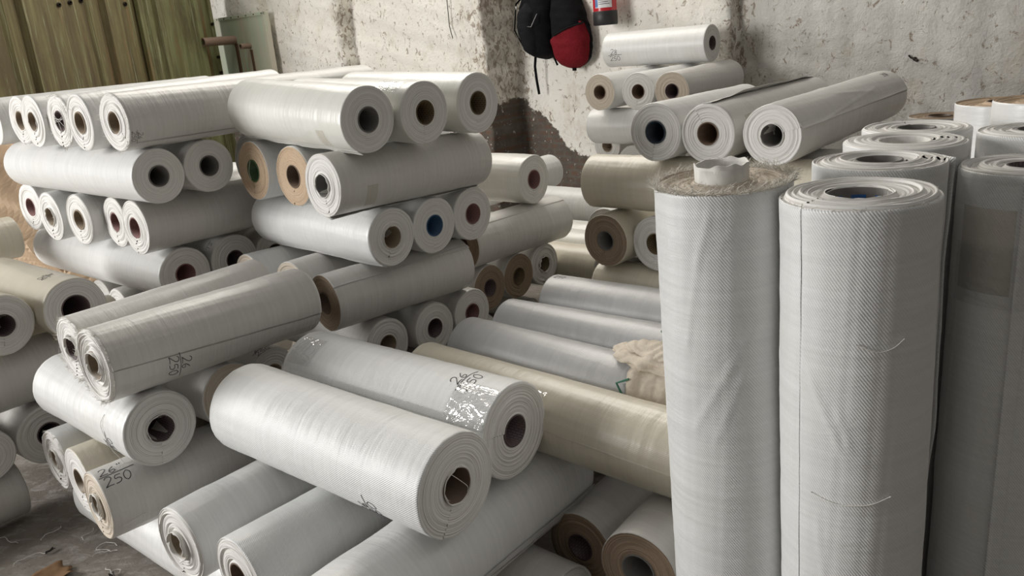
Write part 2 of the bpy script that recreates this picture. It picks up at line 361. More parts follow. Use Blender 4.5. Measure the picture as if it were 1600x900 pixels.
def fray(rl, count=220, length=.012, rim=True, seed=3, near=True, rmin=.0):
    rs = random.Random(seed); mb = MB(); R = rl['R']; x0 = 0 if near else rl['L']; sg = -1 if near else 1
    for i in range(count):
        ph = rs.uniform(0, 2 * PI); r = R - (abs(rs.gauss(0, .004)) if rim else rs.uniform(rmin, R - rl['Rc'])); l = length * rs.uniform(.4, 1.3)
        p = Vector((x0 - sg * .001, r * math.cos(ph), r * math.sin(ph))); dr = Vector((sg * rs.uniform(.1, 1), math.cos(ph) * rs.uniform(-.6, 1), math.sin(ph) * rs.uniform(-.6, 1))).normalized()
        tn = Vector((0, -math.sin(ph), math.cos(ph))) * rs.uniform(-1.2, 1.2); pts = [p, p + (dr + tn * .3) * l * .5, p + (dr + tn) * l]
        mb.tube(pts, [.0007, .0005, .0003], 3)
    o = mb.build('frayed_edge', [FRAY], rl['e'], True); o.matrix_local = rl['frame']; o['label'] = 'frayed beige fibres along the cut edge'; return o
def thread(rl, pts, r=.0007):
    mb = MB(); P = [Vector(p) for p in pts]; sm = []
    for i in range(len(P) - 1):
        p0 = P[max(i - 1, 0)]; p1 = P[i]; p2 = P[i + 1]; p3 = P[min(i + 2, len(P) - 1)]
        for q in range(6):
            t = q / 6; sm.append(.5 * ((2 * p1) + (p2 - p0) * t + (2 * p0 - 5 * p1 + 4 * p2 - p3) * t * t + (3 * p1 - 3 * p2 + p3 - p0) * t ** 3))
    sm.append(P[-1]); mb.tube(sm, r, 5); o = mb.build('loose_thread', [THREAD], rl['e'], True); o.matrix_local = rl['frame']; return o

# ============================================================ setting
TH = math.radians(46); WE = Vector((math.sin(TH), -math.cos(TH), 0)); WN = Vector((math.cos(TH), math.sin(TH), 0))
WROT = Matrix((WE, WN, Vector((0, 0, 1)))).transposed().to_4x4()      # local x along the wall, local y into it
def wallpt(s, D, z): return WE * s + WN * D + Vector((0, 0, z))

def wall_mat():
    t = NT('lime_washed_wall'); ob = t.n('ShaderNodeTexCoord').outputs['Object']; sx = t.n('ShaderNodeSeparateXYZ'); t.l(ob, sx.inputs[0]); X, Y, Z = sx.outputs
    grey = t.ramp(t.math('ADD', t.math('MULTIPLY', X, .5), t.math('MULTIPLY', t.noise(ob, 1.2, 3), .5)), -1.22 + 0.0, -1.12) if False else t.n('ShaderNodeMapRange')
    grey.inputs['From Min'].default_value = -3.0; grey.inputs['From Max'].default_value = -2.75; t.l(X, grey.inputs['Value']); grey = grey.outputs[0]
    base = t.mix(grey, (.86, .825, .75), (.60, .58, .54))  # right end greyer: partly paint, partly weaker light put into the colour
    c = t.mix(t.ramp(t.noise(ob, 2.2, 5, .6), .35, .7), t.mix(.0, base, base), t.mix(.55, base, (.92, .91, .88)))
    c = t.mix(t.math('MULTIPLY', t.ramp(t.noise(t.mapv(ob, (1, 1, .7)), 3.1, 6, .72), .55, .66), .38), c, (.50, .41, .29))
    fl = t.noise(t.mapv(ob, (1, 1, .7)), 24, 5, .72, .8)
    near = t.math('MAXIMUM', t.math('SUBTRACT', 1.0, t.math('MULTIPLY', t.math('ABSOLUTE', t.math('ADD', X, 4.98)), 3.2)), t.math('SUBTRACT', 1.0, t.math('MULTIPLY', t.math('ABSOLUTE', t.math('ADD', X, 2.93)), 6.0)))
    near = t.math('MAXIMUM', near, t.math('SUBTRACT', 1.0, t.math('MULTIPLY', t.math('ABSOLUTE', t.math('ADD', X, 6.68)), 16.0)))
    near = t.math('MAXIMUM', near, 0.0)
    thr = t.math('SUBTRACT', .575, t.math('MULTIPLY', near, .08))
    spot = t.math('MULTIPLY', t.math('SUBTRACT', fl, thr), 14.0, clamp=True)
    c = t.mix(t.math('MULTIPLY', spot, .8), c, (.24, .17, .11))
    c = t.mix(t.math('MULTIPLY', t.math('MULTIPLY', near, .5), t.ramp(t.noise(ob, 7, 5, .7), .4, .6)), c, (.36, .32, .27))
    # where the plaster has come away and the brick shows
    cv = t.n('ShaderNodeFloatCurve'); mr = t.n('ShaderNodeMapRange'); mr.inputs['From Min'].default_value = -5.5; mr.inputs['From Max'].default_value = -3.9
    t.l(X, mr.inputs['Value']); t.l(mr.outputs[0], cv.inputs['Value']); cu = cv.mapping.curves[0]
    pts = [(0, .50), (.30, .57), (.345, .61), (.46, .555), (.52, .53), (.62, .44), (.74, .375), (1, .36)]
    cu.points[0].location = pts[0]; cu.points[1].location = pts[-1]
    for p in pts[1:-1]: cu.points.new(*p)
    cv.mapping.update()
    top = t.math('MULTIPLY', cv.outputs[0], 2.0); e = t.math('ADD', t.math('SUBTRACT', top, Z), t.math('MULTIPLY', t.math('SUBTRACT', t.noise(ob, 9, 5, .65), .5), .28))
    gone = t.math('MULTIPLY', e, 60.0, clamp=True)
    br = t.n('ShaderNodeTexBrick'); t.l(t.mapv(ob, (1, 1, 1), (PI / 2, 0, 0)), br.inputs['Vector']); br.inputs['Scale'].default_value = 4.5
    br.inputs['Color1'].default_value = (.17, .10, .075, 1); br.inputs['Color2'].default_value = (.12, .095, .075, 1); br.inputs['Mortar'].default_value = (.14, .125, .105, 1); br.inputs['Mortar Size'].default_value = .05
    bc = t.mix(t.ramp(t.noise(ob, 11, 5, .7), .42, .62), br.outputs[0], (.105, .092, .078))
    bc = t.mix(t.ramp(t.noise(ob, 22, 4, .7), .62, .68), bc, (.55, .52, .47))
    c = t.mix(gone, c, bc)
    t.l(c, t.b.inputs['Base Color']); t.setp(Roughness=.9); t.b.inputs['Specular IOR Level'].default_value = .2
    b1 = t.bump(t.noise(t.mapv(ob, (1, 1, .8)), 9, 7, .7, .6), .55, .03); b2 = t.bump(t.noise(ob, 40, 4, .7), .5, .012, b1); b3 = t.bump(spot, -.5, .02, b2); b4 = t.bump(gone, -.9, .03, b3)
    t.l(b4, t.b.inputs['Normal']); return t.m

def build_wall():
    prof = [(-15, 4.88), (-6.66, 4.88), (-6.66, 5.05), (-4.955, 5.05), (-4.955, 5.45), (-2.93, 5.45), (-2.91, 5.56), (3.2, 5.56)]
    pts = []
    for (a, b), (c, d) in zip(prof[:-1], prof[1:]):
        n = max(3, int(math.hypot(c - a, d - b) / .035)); pts += [(a + (c - a) * i / n, b + (d - b) * i / n) for i in range(n)]
    pts.append(prof[-1]); pts = np.array(pts); zs = np.linspace(0, 3.4, 96); rs = np.random.RandomState(4)
    S, Z = np.meshgrid(np.arange(len(pts)), zs, indexing='ij'); X = pts[S][..., 0]; Y = pts[S][..., 1]
    h = sum(a * np.sin(fx * X + fz * Z + p) * np.sin(fz * .7 * X - fx * .8 * Z + p * 2) for a, fx, fz, p in [(.010, 3.1, 2.3, .4), (.008, 7.3, 5.9, 1.7), (.005, 15, 13, 2.9), (.004, 31, 24, 4.1)])
    edge = (np.abs(X + 6.66) < .05) | (np.abs(X + 4.955) < .05) | (np.abs(X + 2.92) < .05)
    X = X + np.where(edge, .012 * np.sin(Z * 9) + .008 * np.sin(Z * 27 + 1), 0)
    V = np.stack([X, Y + h + rs.normal(0, .0012, h.shape), Z], -1).reshape(-1, 3)
    F = gridfaces(len(pts), len(zs))[:, ::-1].tolist()
    # back of the wall
    n0 = len(V); V = np.concatenate([V, [(-15, 5.9, 0), (3.2, 5.9, 0), (3.2, 5.9, 3.4), (-15, 5.9, 3.4)]]); F.append([n0 + 3, n0 + 2, n0 + 1, n0])
    o = mesh('wall_back', V, F, wall_mat(), smooth=True); o.matrix_world = WROT; tag(o, kind='structure')
build_wall()

def floor_mat():
    t = NT('dusty_cement_floor'); ob = t.n('ShaderNodeTexCoord').outputs['Object']
    c = t.mix(t.ramp(t.noise(ob, 2.5, 6, .65), .35, .65), (.16, .14, .12), (.30, .27, .235))
    c = t.mix(t.math('MULTIPLY', t.ramp(t.noise(t.mapv(ob, (1, 2.2, 1)), 7, 6, .75, 1.5), .5, .7), .6), c, (.52, .50, .47))
    c = t.mix(t.math('MULTIPLY', t.ramp(t.noise(ob, 30, 4, .7), .58, .68), .5), c, (.13, .11, .09))
    t.l(c, t.b.inputs['Base Color']); t.setp(Roughness=.75); t.l(t.bump(t.noise(ob, 14, 6, .7, .8), .5, .01), t.b.inputs['Normal']); return t.m
n = 60; g = np.linspace(-1, 1, n); GX, GY = np.meshgrid(g * 9 - 1.5, g * 9 + 6, indexing='ij'); GZ = -.004 + .003 * np.sin(GX * 3) * np.sin(GY * 2.3)
V = np.stack([GX, GY, GZ], -1).reshape(-1, 3); fl = mesh('floor', V, gridfaces(n, n), floor_mat()); tag(fl, kind='structure')

# ---- steel gate leaf, corrugated, standing open by the wall
def gate_mat(name, a, b):
    t = NT(name); ob = t.n('ShaderNodeTexCoord').outputs['Object']
    st = t.noise(t.mapv(ob, (16, 16, .6)), 1.0, 5, .7, .4)
    c = t.mix(t.ramp(st, .38, .62), a, b); c = t.mix(t.math('MULTIPLY', t.ramp(t.noise(t.mapv(ob, (5, 5, 1.2)), 1.0, 6, .7), .45, .68), .8), c, (.115, .085, .045))
    c = t.mix(t.ramp(t.noise(t.mapv(ob, (22, 22, .8)), 1.0, 5, .75, .5), .56, .68), c, (.42, .45, .28)); c = t.mix(t.math('MULTIPLY', t.ramp(t.noise(t.mapv(ob, (12, 12, .7), (0, 0, 0), (4, 2, 1)), 1.0, 5, .75), .58, .66), .7), c, (.33, .19, .09))
    t.l(c, t.b.inputs['Base Color']); t.setp(Roughness=.5, Metallic=.1); t.l(t.bump(st, .2, .006), t.b.inputs['Normal']); return t.m
GM = gate_mat('olive_gate_paint', (.24, .215, .10), (.13, .10, .05)); GM2 = gate_mat('green_gate_paint', (.30, .32, .16), (.20, .19, .085))
RUST = plain('dark_brown_strip', (.13, .075, .045), .7, .3, scale=60); RUSTL = plain('rust_brown_pipe', (.30, .21, .16), .65, .2, scale=60); HOLE = plain('dark_bolt', (.03, .022, .018), .6, .3)
a = Vector((-2.97, 9.30, 0)); b = Vector((-4.25, 6.20, 0)); dx = (b - a).normalized(); GL = 3.0
ge = empty('steel_gate', a, (0, 0, math.atan2(dx.y, dx.x)))
tag(ge, 'rusty olive green corrugated steel gate leaf standing at the top left of the shed', 'gate')
def sheet(x0, x1, y, z0, z1, period, depth, ph):
    xs = []; x = x0
    prof = [(0, 0), (.36, 0), (.44, 1), (.56, 1), (.60, .35), (.72, .35), (.76, 0), (1, 0)]
    P = []
    k = 0
    while x0 + k * period < x1:
        for u, v in prof:
            xx = x0 + (k + u) * period
            if xx <= x1: P.append((xx, y + v * depth))
        k += 1
    P.append((x1, y)); mb = MB(); zz = [z0 + (z1 - z0) * i / 12 for i in range(13)]
    mb.grid([[(px, py, z) for z in zz] for px, py in P]); mb.grid([[(px, py + .004, z) for z in reversed(zz)] for px, py in P])
    return mb
# local +y faces the camera
sheet(.0, .98, .02, 0, 2.5, .52, .07, 0).build('corrugated_sheet', [GM2], ge); sheet(.95, GL, .0, 0, 2.5, .85, .08, 0).build('corrugated_sheet', [GM], ge)
fr = MB(); fr.box((.012, .02, 1.25), (.05, .07, 2.5)); fr.build('edge_angle', [GM2], ge); fr = MB(); fr.box((1.0, .045, 1.25), (.045, .05, 2.5)); fr.build('edge_angle', [GM2], ge)
for bx in (.06, .26, .34, .66, .74, 1.12, 1.30, 1.62, 1.74, 1.86, 2.2, 2.34):
    q = MB(); q.tube([(bx, .022, 2.34 + .02 * math.sin(bx * 9)), (bx, .018, 2.34 + .02 * math.sin(bx * 9)), (bx, .0, 2.34 + .02 * math.sin(bx * 9))], [.012, .02, .02], 10); q.build('bolt', [HOLE], ge, True)
for bz in (1.62, 1.78, 1.95, 2.12): q = MB(); q.tube([(.03, .075, bz), (.03, .05, bz)], .016, 8); q.build('bolt', [HOLE], ge, True)

# ---- flat green steel plate with latch pipes on the left part of the wall
pe = empty('steel_plate', wallpt(-8.36, 4.84, 1.1), (0, 0, math.atan2(WE.y, WE.x)))
tag(pe, 'pale green steel plate with two stub pipes fixed on the white wall beside the gate', 'plate')
def plate_mat():
    t = NT('pale_green_paint'); ob = t.n('ShaderNodeTexCoord').outputs['Object']
    c = t.mix(t.ramp(t.noise(t.mapv(ob, (5, 5, .8)), 1.0, 5, .6), .4, .62), (.50, .60, .46), (.62, .58, .48)); c = t.mix(t.ramp(t.noise(t.mapv(ob, (9, 9, .5)), 1.0, 4), .64, .72), c, (.55, .78, .58))
    t.l(c, t.b.inputs['Base Color']); t.setp(Roughness=.5, Metallic=.1); return t.m
PL = plate_mat(); q = MB(); q.box((0, -.05, .54), (1.28, .05, 1.08)); q.build('plate', [PL], pe)
for args in (((0, -.078, 1.065), (1.28, .012, .03)), ((.625, -.078, .54), (.03, .012, 1.08))): q = MB(); q.box(*args); q.build('edge_strip', [PL], pe)
def pipe(x, z, r, l):
    q = MB(); n_ = 20
    for rr, y0, y1 in ((r, -.05, -l), (r * .8, -l, -.1)): q.grid([[(x + rr * math.cos(2 * PI * k / n_), y, z + rr * math.sin(2 * PI * k / n_)) for k in range(n_)] for y in (y0, y1)], closev=True)
    q.grid([[(x + rr * math.cos(2 * PI * k / n_), -l, z + rr * math.sin(2 * PI * k / n_)) for k in range(n_)] for rr in (r, r * .8)], closev=True)
    o = q.build('pipe', [RUSTL], pe, True); q = MB(); q.box((x + r * .6, -.078, z - .35), (r * 1.1, .02, .62)); q.build('dark_strip', [RUST], pe)  # each pipe gets a plain dark upright strip below it
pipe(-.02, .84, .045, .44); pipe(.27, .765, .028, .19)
for i in range(9): q = MB(); x = -.6 + i * .15; q.tube([(x, -.09, 1.065), (x, -.075, 1.065)], .007, 6); q.build('rivet', [HOLE], pe)

# ---- hanging wire on the wall
q = MB(); q.tube([(0, 0, .45), (.006, -.004, .3), (0, 0, .1), (.035, -.01, 0)], .0035, 6); w1 = q.build('hanging_wire', [HOLE], None, True)
w1.location = wallpt(-5.31, 5.02, 1.765); w1.rotation_euler = (0, 0, math.atan2(WE.y, WE.x)); tag(w1, 'thin dark wire hanging down the white wall pier', 'wire')

# ---- backpacks
def bag_fabric(name, col): return plain(name, col, .9, 0, .12, .2, 90, .3)
BLK = bag_fabric('black_bag_fabric', (.007, .007, .008)); DGR = bag_fabric('dark_grey_bag_fabric', (.014, .014, .016)); RED = bag_fabric('red_bag_fabric', (.17, .012, .018)); ZIP = plain('zip_metal', (.3, .3, .3), .4, .5, bump=0); LOGO = plain('pale_print', (.6, .6, .58), .6, bump=0)
def bag_grid(prof, off=0.0, ang=(0, 360), zr=None, n=56, nz=44):
    """prof rows z, x centre, half width, depth"""
    pz = [p[0] for p in prof]; rows = []; z0, z1 = zr or (pz[0], pz[-1])
    for i in range(nz + 1):
        z = z0 + (z1 - z0) * i / nz; cx, hw, dp = [np.interp(z, pz, [p[k] for p in prof]) for k in (1, 2, 3)]
        hw += off; dp += off; row = []
        for k in range(n):
            a_ = math.radians(ang[0] + (ang[1] - ang[0]) * k / (n if ang[1] - ang[0] == 360 else n - 1)); ca, sa = math.cos(a_), math.sin(a_)
            y = -(abs(sa) ** .72) * dp * (1 if sa > 0 else .12); w_ = .006 * math.sin(z * 31 + a_ * 3) + .004 * math.sin(z * 63 - a_ * 5)
            row.append((cx + math.copysign(abs(ca) ** .78, ca) * (hw + w_ * .6), y - abs(w_) * .6, z))
        rows.append(row)
    return rows
def smoothp(P, it=3):
    pz = [p[0] for p in P]; zz = np.linspace(pz[0], pz[-1], 40); A = [np.interp(zz, pz, [p[k] for p in P]) for k in (1, 2, 3)]
    for _ in range(it): A = [np.concatenate([[x[0]], (x[:-2] + 2 * x[1:-1] + x[2:]) / 4, [x[-1]]]) for x in A]
    return list(zip(zz, *A))
RZ = math.atan2(WE.y, WE.x)
bk = empty('backpack', wallpt(-4.585, 5.40, 1.535), (0, 0, RZ)); tag(bk, 'black backpack hanging on the wall with a long loose strap below it', 'backpack', None)
pf = smoothp([(0, .02, .012, .02), (.015, .02, .10, .10), (.06, .015, .135, .16), (.2, -.005, .165, .20), (.35, -.005, .17, .20), (.48, .0, .155, .17), (.56, .01, .12, .12), (.60, .02, .03, .03)])
q = MB(); q.grid(bag_grid(pf), closev=True); q.build('bag_body', [BLK], bk, True)
pk = smoothp([(.05, -.02, .03, .17), (.09, -.02, .09, .215), (.25, -.03, .115, .25), (.38, -.03, .11, .24), (.45, -.02, .04, .19)])
q = MB(); q.grid(bag_grid(pk), closev=True); q.build('front_pocket', [DGR], bk, True)
q = MB(); q.tube([(-.07, -.05, .06), (-.095, -.045, -.05), (-.09, -.04, -.17), (-.078, -.035, -.28)], .011, 8, flat=.35); q.build('strap', [BLK], bk, True)
q = MB(); q.tube([(.115, -.06, .05), (.13, -.05, .0), (.15, -.045, -.05)], .008, 8, flat=.4); q.build('strap', [BLK], bk, True)
q = MB(); q.tube([(-.10, -.05, .55), (-.15, -.16, .45), (-.16, -.19, .25), (-.12, -.12, .08)], .014, 8, flat=.4); q.build('shoulder_strap', [BLK], bk, True)
q = MB(); q.tube([(.10, -.20, .36), (.085, -.235, .30), (.06, -.235, .265), (.03, -.25, .27)], .003, 6); q.build('zip_pull', [ZIP], bk, True)
for i in range(7): q = MB(); q.tube([(-.125 + .003 * i, -.20 - .003 * i, .26 - .016 * i), (-.06, -.262, .255 - .016 * i)], .0016, 5); q.build('stitched_line', [ZIP], bk, True)
q = MB(); q.tube([(-.14, -.175, .41), (-.135, -.18, .43), (-.125, -.19, .41), (-.118, -.2, .43), (-.108, -.205, .412), (-.10, -.21, .43)], .004, 5); q.build('printed_mark', [LOGO], bk, True)
rb = empty('backpack', wallpt(-4.27, 5.40, 1.455), (0, 0, RZ)); tag(rb, 'red and black backpack hanging beside the extinguisher, red lower pocket', 'backpack')
pf = smoothp([(0, .0, .03, .04), (.02, .0, .10, .10), (.08, .0, .155, .15), (.2, .0, .175, .17), (.34, -.015, .165, .16), (.48, -.04, .14, .14), (.62, -.06, .10, .10), (.68, -.06, .03, .03)])
q = MB(); q.grid(bag_grid(pf), closev=True); q.build('bag_body', [BLK], rb, True)
q = MB(); G_ = bag_grid(pf, .006, (8, 172), (.004, .40), 40, 50)
for r_ in G_:
    for k, p in enumerate(r_):
        top = .235 + (p[0] + .15) * .36                       # slanting top seam of the red pocket
        if p[2] > top: r_[k] = (p[0] * .985, p[1] + .02 * min(1, (p[2] - top) * 10), top)
q.grid(G_); q.build('red_pocket', [RED], rb, True)
q = MB(); q.tube([(-.16, -.115, .232), (-.05, -.182, .272), (.07, -.178, .315), (.155, -.085, .345)], .007, 8); q.build('seam_piping', [BLK], rb, True)
q = MB(); q.tube([(.15, -.06, .36), (.175, -.04, .28), (.18, -.03, .16), (.16, -.03, .08)], .011, 8, flat=.4); q.build('strap', [BLK], rb, True)
q = MB(); q.box((.13, -.10, .352), (.03, .012, .012)); q.build('zip_pull', [RED], rb)
q = MB(); q.box((.02, -.06, -.008), (.03, .02, .02)); q.build('hanging_loop', [BLK], rb)
for o_, z_ in ((bk, .60), (rb, .68)): q = MB(); q.tube([(-.02, .02, z_ - .03), (-.01, -.03, z_ + .05), (.02, -.03, z_ + .05), (.03, .02, z_ - .03)], .008, 8); q.build('carry_handle', [BLK], o_, True)

# ---- fire extinguisher
ex = empty('fire_extinguisher', wallpt(-3.885, 5.29, 1.765)); tag(ex, 'red fire extinguisher with a black foot and white label hung on the wall', 'fire extinguisher')
REDP = plain('red_enamel', (.50, .02, .03), .25, 0, .6, .03, 5, 0); BP = plain('black_rubber', (.02, .02, .022), .5, bump=0); LAB = plain('white_label', (.72, .72, .74), .5, bump=0); BLU = plain('blue_label_ink', (.10, .22, .45), .5, bump=0); CHR = plain('steel_valve', (.5, .5, .5), .3, .9, bump=0)
q = MB(); q.lathe([(.001, .08), (.086, .08), (.088, .1), (.088, .46), (.083, .5), (.06, .535), (.03, .55), (.022, .57), (.001, .57)], n=40); q.build('cylinder', [REDP], ex, True)
q = MB(); q.lathe([(.001, .0), (.085, .0), (.092, .006), (.092, .098), (.0885, .102)], n=40); q.build('foot_ring', [BP], ex, True)
def arc(r, a0, a1, z0, z1, m_, name, n_=20):
    q = MB(); q.grid([[(r * math.cos(math.radians(a0 + (a1 - a0) * i / n_)), r * math.sin(math.radians(a0 + (a1 - a0) * i / n_)), z) for z in (z0, z1)] for i in range(n_ + 1)]); return q.build(name, [m_], ex, True)
lb = arc(.0892, -150, -62, .125, .42, LAB, 'label')
for i in range(11):
    o = arc(.0897, -128, -75 - (i * 7) % 16, .15 + i * .014, .1535 + i * .014, HOLE, 'print_line', 12); o.parent = lb
o = arc(.0897, -150, -133, .13, .30, BLU, 'print_block', 6); o.parent = lb
q = MB(); q.tube([(0, 0, .56), (0, 0, .62)], .02, 12); q.box((.03, 0, .64), (.11, .02, .025)); q.build('valve', [CHR], ex, True)
q = MB(); q.tube([(.03, 0, .6), (.1, -.02, .56), (.105, -.01, .4), (.098, 0, .28)], .01, 8); q.build('hose', [BP], ex, True)
q = MB(); q.box((0, .115, .47), (.05, .05, .06)); q.box((0, .10, .47), (.19, .012, .03)); q.build('wall_bracket', [BP], ex)

# ---- marks on the right-hand wall: an old fixing
q = MB(); q.tube([(0, .03, 0), (0, -.012, 0)], .012, 8); q.tube([(0, -.01, 0), (-.02, -.016, .008), (-.035, -.01, .022)], .006, 6); q.tube([(0, -.01, -.004), (.018, -.016, -.012)], .009, 6)
hk = q.build('wall_hook', [HOLE], None, True); hk.location = wallpt(-1.74, 5.55, 1.41); hk.rotation_euler = (0, 0, RZ); tag(hk, 'small rusty hook stub in the grey wall above the standing rolls', 'hook')

